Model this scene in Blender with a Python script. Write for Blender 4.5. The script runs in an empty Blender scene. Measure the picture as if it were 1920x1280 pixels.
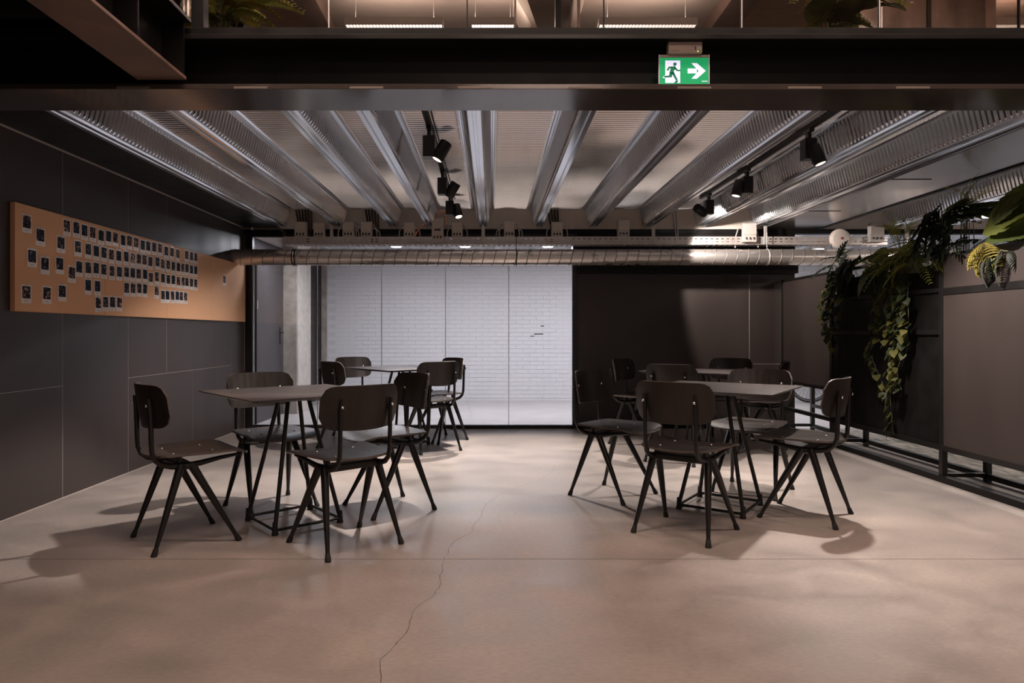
import bpy, bmesh, math, random
from mathutils import Vector, Matrix
random.seed(7)
sc = bpy.context.scene
COL = sc.collection
PI = math.pi

# ------------------------------------------------------------------ camera
CAMH = 1.07
F = 1280.0
cam_d = bpy.data.cameras.new('camera')
cam = bpy.data.objects.new('camera', cam_d); COL.objects.link(cam)
cam.location = (0, 0, CAMH); cam.rotation_euler = (PI/2, 0, 0)
cam_d.sensor_width = 36.0; cam_d.lens = 24.0
cam_d.shift_x = 38/1920; cam_d.shift_y = -15/1920
cam_d.clip_start = 0.05
sc.camera = cam
# ------------------------------------------------------------------ world / exposure
w = bpy.data.worlds.new('world'); sc.world = w; w.use_nodes = True
bg = w.node_tree.nodes['Background']
bg.inputs[0].default_value = (1.0, .86, .78, 1); bg.inputs[1].default_value = 0.3
sc.view_settings.view_transform = 'Standard'
sc.view_settings.look = 'None'
sc.view_settings.gamma = 1.0
sc.view_settings.use_curve_mapping = False
sc.view_settings.exposure = 0.0
# lamp strengths (each light sits in its own luminaire further down)
P_HALL = 48.0        # louvre luminaires over the double-height hall
P_SPOT = 210.0       # track spotlights
P_BACK = 19.0        # downlights in the room behind the glass
P_SIDE = 22.0        # lamps over the space behind the planter screen
WARM = (1.0, .755, .63)
SPOTC = (1.0, .89, .825)
COOL = (.93, .93, 1.0)

# ------------------------------------------------------------------ helpers
def at(px, py, Y):            # a point of the place, from its picture position and depth
    return Vector(((px-922)*Y/F, Y, CAMH-(py-625)*Y/F))
def atx(px, py, X):           # the same for a plane X = const
    Y = X*F/(px-922)
    return Vector((X, Y, CAMH-(py-625)*Y/F))

class MB:
    def __init__(s): s.v = []; s.f = []; s.s = []; s.mi = []
    def add(s, vs, fs, smooth=False, mi=0):
        b = len(s.v); s.v += [tuple(p) for p in vs]
        for q in fs: s.f.append(tuple(b+i for i in q)); s.s.append(smooth); s.mi.append(mi)
        return s
    def box(s, x0, x1, y0, y1, z0, z1):
        vs = [(x, y, z) for z in (z0, z1) for y in (y0, y1) for x in (x0, x1)]
        return s.add(vs, [(0,2,3,1),(4,5,7,6),(0,1,5,4),(2,6,7,3),(0,4,6,2),(1,3,7,5)])
    def obox(s, c, ax, ay, az):      # half axes
        c = Vector(c); ax, ay, az = Vector(ax), Vector(ay), Vector(az)
        vs = [c+i*ax+j*ay+k*az for k in (-1,1) for j in (-1,1) for i in (-1,1)]
        return s.add(vs, [(0,2,3,1),(4,5,7,6),(0,1,5,4),(2,6,7,3),(0,4,6,2),(1,3,7,5)])
    def tube(s, pts, r, n=8, cap=True, flat=1.0, up=None):
        pts = [Vector(p) for p in pts]; m = len(pts)
        if not isinstance(r, (list, tuple)): r = [r]*m
        T = []
        for i in range(m):
            a = pts[max(i-1,0)]; b = pts[min(i+1,m-1)]
            T.append((b-a).normalized())
        u = Vector(up) if up else (Vector((0,0,1)) if abs(T[0].z) < .9 else Vector((1,0,0)))
        u = (u - u.dot(T[0])*T[0]).normalized()
        vs = []
        for i in range(m):
            u = (u - u.dot(T[i])*T[i]).normalized(); vv = T[i].cross(u)
            for k in range(n):
                a = 2*PI*k/n
                vs.append(pts[i] + r[i]*(math.cos(a)*u + flat*math.sin(a)*vv))
        fs = [(i*n+k, i*n+(k+1)%n, (i+1)*n+(k+1)%n, (i+1)*n+k) for i in range(m-1) for k in range(n)]
        s.add(vs, fs, True)
        if cap:
            s.add(vs[:n], [tuple(range(n-1,-1,-1))]); s.add(vs[-n:], [tuple(range(n))])
        return s
    def lathe(s, prof, n, o, axis=(0,0,1), smooth=True):
        o = Vector(o); a = Vector(axis).normalized()
        u = Vector((1,0,0)) if abs(a.x) < .9 else Vector((0,1,0))
        u = (u-u.dot(a)*a).normalized(); v = a.cross(u)
        vs = []
        for r, z in prof:
            for k in range(n):
                t = 2*PI*k/n; vs.append(o + a*z + r*(math.cos(t)*u+math.sin(t)*v))
        m = len(prof)
        s.add(vs, [(i*n+k, i*n+(k+1)%n, (i+1)*n+(k+1)%n, (i+1)*n+k) for i in range(m-1) for k in range(n)], smooth)
        s.add(vs[:n], [tuple(range(n-1,-1,-1))]); s.add(vs[-n:], [tuple(range(n))])
        return s
    def prism(s, out, fn, smooth=False):   # out: 2d outline, fn(p, side) -> 3d
        n = len(out); A = [fn(p,0) for p in out]; B = [fn(p,1) for p in out]
        s.add(A+B, [tuple(range(n-1,-1,-1)), tuple(range(n,2*n))])
        s.add(A+B, [(i,(i+1)%n,n+(i+1)%n,n+i) for i in range(n)], smooth)
        return s
    def sheet(s, fn, nu, nv, th):     # fn(u,v) in 0..1 -> point ; closed slab of thickness th
        P = [[Vector(fn(i/nu, j/nv)) for j in range(nv+1)] for i in range(nu+1)]
        top = []; bot = []
        for i in range(nu+1):
            for j in range(nv+1):
                du = P[min(i+1,nu)][j]-P[max(i-1,0)][j]; dv = P[i][min(j+1,nv)]-P[i][max(j-1,0)]
                nn = du.cross(dv)
                nn = nn.normalized() if nn.length > 1e-9 else Vector((0,0,1))
                top.append(P[i][j]+nn*th/2); bot.append(P[i][j]-nn*th/2)
        W = nv+1; N = len(top)
        q = [(i*W+j, (i+1)*W+j, (i+1)*W+j+1, i*W+j+1) for i in range(nu) for j in range(nv)]
        s.add(top+bot, q + [tuple(N+k for k in reversed(f)) for f in q], True)
        ring = [i*W for i in range(nu+1)] + [nu*W+j for j in range(1,nv+1)] + [i*W+nv for i in range(nu-1,-1,-1)] + [j for j in range(nv-1,0,-1)]
        s.add([top[k] for k in ring]+[bot[k] for k in ring],
              [(k, len(ring)+k, len(ring)+(k+1)%len(ring), (k+1)%len(ring)) for k in range(len(ring))], False, 1)
        return s
    def mesh(s, name, mat, bevel=0, seg=1, off=None):
        me = bpy.data.meshes.new(name)
        vs = s.v if off is None else [(p[0]-off[0], p[1]-off[1], p[2]-off[2]) for p in s.v]
        me.from_pydata(vs, [], s.f)
        me.polygons.foreach_set('use_smooth', s.s)
        if bevel:
            bm = bmesh.new(); bm.from_mesh(me)
            bmesh.ops.remove_doubles(bm, verts=bm.verts, dist=1e-6)
            bmesh.ops.bevel(bm, geom=[e for e in bm.edges if len(e.link_faces)==2 and e.calc_face_angle(0) > .6], offset=bevel, segments=seg, affect='EDGES', profile=.6)
            bm.to_mesh(me); bm.free()
        for m_ in (mat if isinstance(mat, (list, tuple)) else [mat]): me.materials.append(m_)
        if len(me.materials) > 1 and not bevel: me.polygons.foreach_set('material_index', s.mi)
        me.update()
        return me
    def build(s, name, mat, parent=None, bevel=0, seg=1, world=False):
        off = None
        if world and parent is not None: off = world_loc(parent)
        return link(name, s.mesh(name, mat, bevel, seg, off), parent)
def world_loc(o):
    v = Vector((0,0,0))
    while o is not None: v += o.location; o = o.parent
    return v
def link(name, me, parent=None, loc=None, rot=None, scale=None):
    o = bpy.data.objects.new(name, me); COL.objects.link(o)
    if parent is not None: o.parent = parent
    if loc is not None: o.location = loc
    if rot is not None: o.rotation_euler = rot
    if scale is not None: o.scale = (scale,)*3 if isinstance(scale,(int,float)) else scale
    return o
def tag(o, label=None, cat=None, group=None, kind=None):
    if label: o['label'] = label
    if cat: o['category'] = cat
    if group: o['group'] = group
    if kind: o['kind'] = kind
    return o
def thing(name, label, cat, loc=(0,0,0), rz=0, group=None):
    o = bpy.data.objects.new(name, None); COL.objects.link(o)
    o.empty_display_size = .1; o.location = loc; o.rotation_euler = (0,0,rz)
    return tag(o, label, cat, group)
def struct(name, loc=(0,0,0)):
    o = bpy.data.objects.new(name, None); COL.objects.link(o); o.location = loc
    o['kind'] = 'structure'; return o
def copy_tree(o, parent=None):
    c = o.copy(); COL.objects.link(c); c.parent = parent
    for ch in list(o.children): copy_tree(ch, c)
    return c
ORD = ['first','second','third','fourth','fifth','sixth','seventh','eighth','ninth','tenth','eleventh','twelfth','thirteenth','fourteenth','fifteenth','sixteenth','seventeenth','eighteenth','nineteenth','twentieth']

# ------------------------------------------------------------------ materials
def new_mat(name):
    m = bpy.data.materials.new(name); m.use_nodes = True
    nt = m.node_tree; b = nt.nodes['Principled BSDF']
    return m, nt, b
def mat(name, col, rough=.5, metal=0, var=.0, vscale=8, bump=0, bscale=40, spec=.5, rvar=0, stretch=None, coat=0):
    m, nt, b = new_mat(name)
    b.inputs['Base Color'].default_value = (*col, 1); b.inputs['Roughness'].default_value = rough
    b.inputs['Metallic'].default_value = metal; b.inputs['Specular IOR Level'].default_value = spec
    if coat: b.inputs['Coat Weight'].default_value = coat; b.inputs['Coat Roughness'].default_value = .2
    tc = nt.nodes.new('ShaderNodeTexCoord'); mp = nt.nodes.new('ShaderNodeMapping')
    nt.links.new(tc.outputs['Object'], mp.inputs['Vector'])
    if stretch: mp.inputs['Scale'].default_value = stretch
    if var or rvar:
        n = nt.nodes.new('ShaderNodeTexNoise'); n.inputs['Scale'].default_value = vscale; n.inputs['Detail'].default_value = 6
        nt.links.new(mp.outputs[0], n.inputs['Vector'])
        if var:
            r = nt.nodes.new('ShaderNodeValToRGB')
            r.color_ramp.elements[0].position = .3; r.color_ramp.elements[1].position = .7
            r.color_ramp.elements[0].color = (*[c*(1-var) for c in col], 1)
            r.color_ramp.elements[1].color = (*[min(1,c*(1+var)) for c in col], 1)
            nt.links.new(n.outputs['Fac'], r.inputs['Fac']); nt.links.new(r.outputs[0], b.inputs['Base Color'])
        if rvar:
            mr = nt.nodes.new('ShaderNodeMapRange')
            mr.inputs[1].default_value = .3; mr.inputs[2].default_value = .7
            mr.inputs[3].default_value = max(.03, rough-rvar); mr.inputs[4].default_value = min(1, rough+rvar)
            nt.links.new(n.outputs['Fac'], mr.inputs[0]); nt.links.new(mr.outputs[0], b.inputs['Roughness'])
    if bump:
        n2 = nt.nodes.new('ShaderNodeTexNoise'); n2.inputs['Scale'].default_value = bscale; n2.inputs['Detail'].default_value = 5
        nt.links.new(mp.outputs[0], n2.inputs['Vector'])
        bp = nt.nodes.new('ShaderNodeBump'); bp.inputs['Strength'].default_value = bump; bp.inputs['Distance'].default_value = .01
        nt.links.new(n2.outputs['Fac'], bp.inputs['Height']); nt.links.new(bp.outputs[0], b.inputs['Normal'])
    return m
def emit(name, col, strength):
    m, nt, b = new_mat(name)
    b.inputs['Base Color'].default_value = (*col, 1); b.inputs['Emission Color'].default_value = (*col, 1)
    b.inputs['Emission Strength'].default_value = strength
    return m
M = {}
M['black_steel'] = mat('black_steel', (.006,.0052,.005), .5, 0, .25, 6, rvar=.08, spec=.25)
M['black_satin'] = mat('black_satin', (.009,.008,.0075), .34, 0, .2, 5, rvar=.06, spec=.45)
M['panel'] = mat('dark_panel', (.040,.0295,.0265), .47, 0, .12, 3, 0, 160, rvar=.05, stretch=(1,1,.15), spec=.4)
M['flange_gloss'] = mat('flange_gloss', (.065,.052,.046), .15, .18, .15, 3, rvar=.04, spec=1.0)
M['panel_grey'] = mat('grey_panel', (.055,.048,.050), .45, 0, .1, 3, rvar=.05)
M['lit_joint_backing'] = mat('lit_joint_backing', (.46,.40,.37), .8)  # pale tone imitates light caught in the board joints
M['galv'] = mat('galvanised', (.83,.865,.91), .17, .88, .03, 1.6, rvar=.03)
M['galv_flat'] = mat('galvanised_flat', (.55,.52,.50), .36, .85, .14, 10, rvar=.1)
M['duct'] = mat('duct_zinc', (.76,.70,.66), .28, .85, .03, 3, rvar=.03)
M['tray'] = mat('tray_zinc', (.60,.54,.50), .42, .6, .1, 14)
M['strap'] = mat('strap_zinc', (.55,.51,.48), .4, .5)
M['box_grey'] = mat('box_grey', (.50,.44,.39), .55)
M['box_light'] = mat('box_light', (.46,.41,.375), .5)
M['dark_plastic'] = mat('dark_plastic', (.02,.017,.016), .5)
M['cable_grey'] = mat('cable_grey', (.40,.355,.33), .5)
M['cable_orange'] = mat('cable_orange', (.75,.27,.10), .5)
M['cable_brown'] = mat('cable_brown', (.085,.062,.05), .6)
M['cream'] = mat('cream_plaster', (.74,.65,.57), .85, 0, .08, 4)
M['ply'] = mat('smoked_ply', (.020,.0148,.0125), .36, 0, .25, 5, .01, 60, stretch=(1,8,1), rvar=.05)
M['ply_rim_glint'] = mat('ply_rim_glint', (.10,.080,.070), .35)  # rims paler than the ply to imitate edges catching light
M['chair_frame'] = mat('chair_frame', (.008,.007,.0065), .36, 0, .2, 20)
M['rubber'] = mat('rubber', (.008,.008,.008), .6)
M['bolt'] = mat('bolt', (.75,.72,.70), .22, 1)
M['table_top'] = mat('table_lino', (.050,.040,.037), .40, 0, .12, 12, rvar=.05)
M['table_edge'] = mat('table_edge', (.018,.014,.012), .4)
M['cork'] = mat('cork', (.76,.42,.235), .85, 0, .10, 260, .12, 300)
M['paper'] = mat('photo_paper', (.80,.72,.67), .45)
M['ink'] = mat('ink', (.06,.05,.05), .7)
M['concrete'] = mat('concrete', (.36,.315,.27), .85, 0, .25, 7, .25, 25)
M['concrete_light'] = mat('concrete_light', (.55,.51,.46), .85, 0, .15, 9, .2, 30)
M['upper_ceiling'] = mat('upper_ceiling', (.34,.285,.245), .8, 0, .06, 3)
M['upper_concrete'] = mat('upper_concrete', (.33,.215,.15), .85, 0, .18, 4, stretch=(1,3,1))
M['upper_beam'] = mat('upper_beam', (.20,.135,.105), .8, 0, .1, 6)
M['white_paint'] = mat('white_paint', (.74,.735,.75), .62, 0, .03, 30, .05, 120)
M['mortar'] = mat('mortar_paint', (.67,.665,.68), .8)
M['back_floor'] = mat('back_floor', (.50,.47,.46), .4, 0, .08, 3)
M['white_plastic'] = mat('white_plastic', (.72,.63,.57), .4)
M['red'] = mat('red_button', (.32,.05,.04), .4)
M['seal'] = mat('silicone_seal', (.55,.53,.53), .5)
M['dark_glass'] = mat('smoked_panel', (.10,.075,.062), .12, 0, .5, 1.6, stretch=(3,1,1))
M['lens'] = emit('lamp_lens', (1.0,.84,.76), 1.6)
M['lens_cool'] = emit('downlight_lens', (.93,.94,1.0), 9.0)
M['louvre_glow'] = emit('louvre_glow', (1.0,.86,.74), 2.6)
M['louvre'] = mat('louvre_fin', (.55,.48,.43), .35, .6)
M['sign_green'] = emit('sign_green', (.0,.30,.10), .75)
M['sign_white'] = emit('sign_white', (.66,.66,.86), .95)
M['sign_pict'] = emit('sign_pictogram', (.0,.17,.07), .4)
M['acrylic'] = mat('acrylic_edge', (.70,.66,.80), .15)
M['sign_box'] = mat('sign_box', (.40,.31,.26), .45)
M['shim'] = mat('shim', (.17,.135,.11), .6)
M['tyre'] = mat('tyre', (.02,.02,.02), .6)
M['soil'] = mat('soil', (.02,.015,.01), .9)
def leaf_mat(name, c1, c2, rough=.55):
    m, nt, b = new_mat(name)
    oi = nt.nodes.new('ShaderNodeObjectInfo'); r = nt.nodes.new('ShaderNodeValToRGB')
    r.color_ramp.elements[0].color = (*c1,1); r.color_ramp.elements[1].color = (*c2,1)
    r.color_ramp.elements[0].position = .5
    nt.links.new(oi.outputs['Random'], r.inputs['Fac'])
    tc = nt.nodes.new('ShaderNodeTexCoord'); n = nt.nodes.new('ShaderNodeTexNoise'); n.inputs['Scale'].default_value = 30
    nt.links.new(tc.outputs['Object'], n.inputs['Vector'])
    mx = nt.nodes.new('ShaderNodeMixRGB'); mx.blend_type = 'MULTIPLY'; mx.inputs[0].default_value = .5
    nt.links.new(r.outputs[0], mx.inputs[1]); nt.links.new(n.outputs['Fac'], mx.inputs[2])
    nt.links.new(mx.outputs[0], b.inputs['Base Color']); b.inputs['Roughness'].default_value = rough; b.inputs['Specular IOR Level'].default_value = .3
    tl = nt.nodes.new('ShaderNodeBsdfTranslucent'); ms = nt.nodes.new('ShaderNodeMixShader'); ms.inputs[0].default_value = .38
    nt.links.new(mx.outputs[0], tl.inputs[0]); nt.links.new(b.outputs[0], ms.inputs[1]); nt.links.new(tl.outputs[0], ms.inputs[2])
    nt.links.new(ms.outputs[0], nt.nodes['Material Output'].inputs[0])
    return m
M['pothos'] = leaf_mat('pothos_leaf', (.05,.065,.026), (.20,.175,.035))
M['dark_leaf'] = leaf_mat('dark_leaf', (.020,.028,.017), (.035,.047,.022))
M['broad_leaf'] = leaf_mat('broad_leaf', (.085,.11,.028), (.15,.165,.035))
M['fern'] = leaf_mat('fern_leaf', (.28,.29,.06), (.46,.43,.08))
M['yellow_leaf'] = leaf_mat('yellow_leaf', (.27,.21,.035), (.34,.27,.05))
M['stem'] = mat('stem', (.07,.075,.03), .6)

def floor_mat():
    m, nt, b = new_mat('polished_concrete')
    tc = nt.nodes.new('ShaderNodeTexCoord')
    def noise(scale, detail, stretch=(1,1,1), dist=0):
        mp = nt.nodes.new('ShaderNodeMapping'); mp.inputs['Scale'].default_value = stretch
        nt.links.new(tc.outputs['Object'], mp.inputs['Vector'])
        n = nt.nodes.new('ShaderNodeTexNoise'); n.inputs['Scale'].default_value = scale; n.inputs['Detail'].default_value = detail
        n.inputs['Distortion'].default_value = dist
        nt.links.new(mp.outputs[0], n.inputs['Vector']); return n
    n1 = noise(.75, 6, dist=.6); n2 = noise(3.2, 12, (1,1.3,1), .5); n3 = noise(38, 6, (1,2.2,1))
    r1 = nt.nodes.new('ShaderNodeValToRGB')
    r1.color_ramp.elements[0].position = .32; r1.color_ramp.elements[1].position = .70
    r1.color_ramp.elements[0].color = (.285,.25,.228,1); r1.color_ramp.elements[1].color = (.375,.32,.288,1)
    nt.links.new(n1.outputs['Fac'], r1.inputs['Fac'])
    r2 = nt.nodes.new('ShaderNodeValToRGB')
    r2.color_ramp.elements[0].position = .25; r2.color_ramp.elements[1].position = .75
    r2.color_ramp.elements[0].color = (.80,.81,.82,1); r2.color_ramp.elements[1].color = (1.10,1.085,1.075,1)
    nt.links.new(n2.outputs['Fac'], r2.inputs['Fac'])
    mx = nt.nodes.new('ShaderNodeMixRGB'); mx.blend_type = 'MULTIPLY'; mx.inputs[0].default_value = 1
    nt.links.new(r1.outputs[0], mx.inputs[1]); nt.links.new(r2.outputs[0], mx.inputs[2])
    r3 = nt.nodes.new('ShaderNodeValToRGB'); r3.color_ramp.elements[0].position = .3; r3.color_ramp.elements[1].position = .7
    r3.color_ramp.elements[0].color = (.88,.88,.88,1); r3.color_ramp.elements[1].color = (1.06,1.06,1.06,1)
    nt.links.new(n3.outputs['Fac'], r3.inputs['Fac'])
    mx3 = nt.nodes.new('ShaderNodeMixRGB'); mx3.blend_type = 'MULTIPLY'; mx3.inputs[0].default_value = 1
    nt.links.new(mx.outputs[0], mx3.inputs[1]); nt.links.new(r3.outputs[0], mx3.inputs[2])
    nt.links.new(mx3.outputs[0], b.inputs['Base Color'])
    mr = nt.nodes.new('ShaderNodeMapRange'); mr.inputs[1].default_value = .3; mr.inputs[2].default_value = .7
    mr.inputs[3].default_value = .34; mr.inputs[4].default_value = .52
    nt.links.new(n2.outputs['Fac'], mr.inputs[0]); nt.links.new(mr.outputs[0], b.inputs['Roughness'])
    bp = nt.nodes.new('ShaderNodeBump'); bp.inputs['Strength'].default_value = .04; bp.inputs['Distance'].default_value = .001
    nt.links.new(n3.outputs['Fac'], bp.inputs['Height']); nt.links.new(bp.outputs[0], b.inputs['Normal'])
    return m
M['floor'] = floor_mat()
def glass_mat(name, tint=(1,1,1), ior=1.45):
    m = bpy.data.materials.new(name); m.use_nodes = True; nt = m.node_tree; nt.nodes.clear()
    o = nt.nodes.new('ShaderNodeOutputMaterial'); t = nt.nodes.new('ShaderNodeBsdfTransparent'); g = nt.nodes.new('ShaderNodeBsdfGlossy')
    t.inputs[0].default_value = (*tint,1); g.inputs['Roughness'].default_value = .01
    fr = nt.nodes.new('ShaderNodeFresnel'); fr.inputs[0].default_value = ior
    mx = nt.nodes.new('ShaderNodeMixShader')
    nt.links.new(fr.outputs[0], mx.inputs[0]); nt.links.new(t.outputs[0], mx.inputs[1]); nt.links.new(g.outputs[0], mx.inputs[2])
    nt.links.new(mx.outputs[0], o.inputs[0]); return m
M['glass'] = glass_mat('clear_glass', (.97,.97,.98))
def paving_mat():
    m, nt, b = new_mat('mottled_paving')
    tc = nt.nodes.new('ShaderNodeTexCoord'); mp = nt.nodes.new('ShaderNodeMapping'); mp.inputs['Scale'].default_value = (2.5,1,1)
    nt.links.new(tc.outputs['Object'], mp.inputs['Vector'])
    n = nt.nodes.new('ShaderNodeTexNoise'); n.inputs['Scale'].default_value = 5; n.inputs['Detail'].default_value = 7; n.inputs['Distortion'].default_value = 1.6
    nt.links.new(mp.outputs[0], n.inputs['Vector'])
    r = nt.nodes.new('ShaderNodeValToRGB'); r.color_ramp.elements[0].position = .38; r.color_ramp.elements[1].position = .66
    r.color_ramp.elements[0].color = (.11,.105,.08,1); r.color_ramp.elements[1].color = (.50,.45,.39,1)
    nt.links.new(n.outputs['Fac'], r.inputs['Fac']); nt.links.new(r.outputs[0], b.inputs['Base Color']); b.inputs['Roughness'].default_value = .45
    return m
M['paving'] = paving_mat()
def picture_mat(name, lo, hi, pos=.56):
    m, nt, b = new_mat(name)
    tc = nt.nodes.new('ShaderNodeTexCoord'); oi = nt.nodes.new('ShaderNodeObjectInfo')
    ml = nt.nodes.new('ShaderNodeMath'); ml.operation = 'MULTIPLY'; ml.inputs[1].default_value = 60
    nt.links.new(oi.outputs['Random'], ml.inputs[0])
    n = nt.nodes.new('ShaderNodeTexNoise'); n.noise_dimensions = '4D'; n.inputs['Scale'].default_value = 55; n.inputs['Detail'].default_value = 3
    nt.links.new(tc.outputs['Object'], n.inputs['Vector']); nt.links.new(ml.outputs[0], n.inputs['W'])
    r = nt.nodes.new('ShaderNodeValToRGB'); e = r.color_ramp.elements
    e[0].position = .42; e[0].color = (.006,.007,.012,1); e[1].position = pos+.14; e[1].color = (*hi,1)
    k = r.color_ramp.elements.new(pos); k.color = (*lo,1)
    nt.links.new(n.outputs['Fac'], r.inputs['Fac']); nt.links.new(r.outputs[0], b.inputs['Base Color']); b.inputs['Roughness'].default_value = .7; b.inputs['Specular IOR Level'].default_value = .15
    return m
PICS = [picture_mat('picture_night', (.02,.024,.04), (.42,.30,.26)), picture_mat('picture_people', (.06,.035,.035), (.52,.33,.27), .53),
        picture_mat('picture_blue', (.014,.022,.045), (.10,.13,.18)), picture_mat('picture_pale', (.34,.23,.22), (.55,.40,.37), .5)]

# ================================================================== THE SETTING
XL = -2.79           # left wall
YB = 7.70            # glazed back wall
XR, YF, YN = 8.0, -5.0, 10.95
ZT = 4.60            # ceiling of the upper storey
# ---- floor
fl = struct('floor')
MB().box(XL-.1, XR, YF, 3.2375, -.12, 0).build('slab', M['floor'], fl)
MB().box(XL-.1, XR, 3.2425, YB+.02, -.12, 0).build('slab', M['floor'], fl)
MB().box(XL-.1, XR, YB+.02, YN+.1, -.12, 0).build('slab', M['back_floor'], fl)
crack_px = [(712,1290),(716,1255),(716,1235),(735,1218),(750,1195),(768,1178),(770,1165),(773,1148),(788,1132),(808,1121),(823,1102),(827,1078),(829,1056),(835,1045),(843,1028),(852,1016),(868,1006),(887,997),(886,988),(900,970),(905,958),(912,946),(925,936),(945,922),(975,912),(1015,898),(1035,885),(1040,872)]
pts = []
for (x,y) in crack_px:
    Y = F*CAMH/(y-625); pts.append(Vector(((x-922)*Y/F, Y, 0)))
fine = []
for a, b in zip(pts, pts[1:]):
    k = max(2, int((b-a).length/.03))
    for i in range(k):
        p = a.lerp(b, i/k); fine.append(p+Vector((random.uniform(-.006,.006), random.uniform(-.006,.006), 0)))
mb = MB()
for i, (a, b) in enumerate(zip(fine, fine[1:])):
    wd = .0011*(1-.6*i/len(fine))*random.uniform(.6,1.3)
    mb.box(0,0,0,0,0,0) if False else mb.add([a+Vector((-wd,0,.0006)), a+Vector((wd,0,.0006)), b+Vector((wd,0,.0006)), b+Vector((-wd,0,.0006))], [(0,1,2,3)])
mb.build('crack', mat('crack_dark', (.06,.045,.038), .9), fl)
MB().box(3.66, 7.9, YF+.1, YB-.1, .0005, .006).build('mottled_paving', M['paving'], fl)

# ---- left wall: dark boards with open joints, backing paled to imitate light caught there
wl = struct('wall_left', (XL,0,0))
MB().box(-.12, -.001, YF, YN, 0, ZT).build('lit_joint_backing', M['lit_joint_backing'], wl)
g = .0022
def board(y0, y1, z0, z1): MB().box(-.001, 0, y0+g, y1-g, z0+g*.7, z1-g*.7).build('panel', M['panel'], wl)
ZP = 2.252
for (a,b) in ((-4.95,-2.5),(-2.5,-.05),(-.05,1.8)): board(a,b,.004,.729); board(a,b,.729,ZP)
board(1.8,4.44,.004,.729); board(1.8,4.44,.729,ZP)
board(4.44,5.24,.004,ZP)
board(5.24,6.37,.004,.729); board(6.37,7.30,.004,.729)
board(5.24,5.86,.729,ZP); board(5.86,7.30,.729,ZP)
board(7.30,YB,.004,ZP)
MB().box(-.018,-.001, YF+.05, YB-.02, 2.268, ZT-.05).build('upper_panel', M['black_steel'], wl)
MB().box(-.018, 0, YB+.06, 8.02, .004, 2.2).build('panel', M['panel_grey'], wl)
MB().box(-.018, 0, 9.24, YN-.02, .004, 2.2).build('panel', M['panel_grey'], wl)
MB().box(-.018, 0, 8.02, 9.24, 2.03, 2.2).build('panel', M['panel_grey'], wl)
d = struct('door_1', (XL, 8.04, 0))
MB().box(-.03,.012, .03, 1.15, .006, 1.98).build('door_leaf', M['panel_grey'], d, .003)
df = MB(); df.box(-.03,.02,0,.03,0,2.01).box(-.03,.02,1.15,1.18,0,2.01).box(-.03,.02,.03,1.15,1.98,2.01); df.build('door_frame', M['black_satin'], d)
hd = MB(); hd.box(.012,.018,.90,.935,.93,1.15).tube([(.015,.917,1.08),(.06,.917,1.08),(.06,.79,1.08)], .009, 8); hd.build('door_handle', M['dark_plastic'], d)
MB().box(.012,.02,.025,.05,1.36,1.46).build('hinge', M['strap'], d)
MB().box(.012,.02,.025,.05,.3,.4).build('hinge', M['strap'], d)

# ---- other walls (outside the frame mostly)
wf0 = struct('fill_window', (0,YF,0))          # added glazed front, unseen behind the viewer, letting in frontal fill
for k in range(8):
    x = XL-.05+k*1.53; MB().box(x-.04,x+.04,-.12,-.02,0,ZT).build('window_frame', M['black_satin'], wf0)
    if k < 7: MB().box(x+.04,x+1.49,-.075,-.065,.05,ZT).build('pane', M['glass'], wf0)
MB().box(XL-.1,XR,-.12,-.02,0,.05).build('window_frame', M['black_satin'], wf0)
MB().box(XL-.1,XR,-.12,-.02,2.45,2.65).build('window_frame', M['black_satin'], wf0)
pl_ = bpy.data.lights.new('fill_portal', 'AREA'); pl_.shape = 'RECTANGLE'; pl_.size = XR-XL; pl_.size_y = ZT  # added portal guiding world light in as frontal fill
po = bpy.data.objects.new('fill_portal', pl_); COL.objects.link(po); po.location = ((XR+XL)/2, YF-.2, ZT/2); po.rotation_euler = (PI/2,0,0)
pl_.cycles.is_portal = True; pl_.color = (1,1,1)
o = MB().box(XR, XR+.12, YF, YN, 0, ZT).build('wall_right', M['white_paint']); o['kind'] = 'structure'

# ---- far white brick wall
wf = struct('wall_far', (0, YN, 0))
MB().box(XL-.12, XR+.1, .0045, .2, 0, ZT).build('mortar', M['mortar'], wf)
BW, BH, J = .215, .066, .009
brick = MB().box(-BW/2+J/2, BW/2-J/2, -.002, .02, J/2, BH-J/2).mesh('brick', M['white_paint'], .0025)
spots = []
rows = 38
for r in range(rows):
    z = .03 + r*BH
    x = -2.62 + BW/2*(1 if r % 2 else 0) + BW/2
    while x < 7.8:
        spots.append((x, z)); x += BW
spots.sort(key=lambda p: max(abs(p[0]+.6)/2.0, abs(p[1]-1.05)/.9) if p[0] < 1.3 else 9+p[0])
rest = MB()
for i, (x,z) in enumerate(spots):
    if i < 300: link('brick', brick, wf, (x, random.uniform(-.0015,.0015), z))
    else: rest.box(x-BW/2+J/2, x+BW/2-J/2, random.uniform(-.002,.001), .02, z+J/2, z+BH-J/2)
tag(rest.build('bricks_rest', M['white_paint'], wf), kind='stuff')
MB().box(-2.79,-2.72,-.03,.012,0,2.3).build('dark_jamb', M['panel_grey'], wf)
MB().box(-2.72,-2.64,-.05,.012,0,2.3).build('pilaster', M['concrete'], wf)
for (px,py,a,b) in ((1010,626,.075,.008),(998,630,.03,.006),(1017,611,.03,.006)):
    p = at(px,py,YN); MB().box(p.x-a,p.x+a,-.004,0,p.z-b,p.z+b).build('chip', M['dark_plastic'], wf, .003)
MB().box(-2.6, XR, -.006, 0, 0, .03).build('skirting', M['white_paint'], wf)
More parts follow.
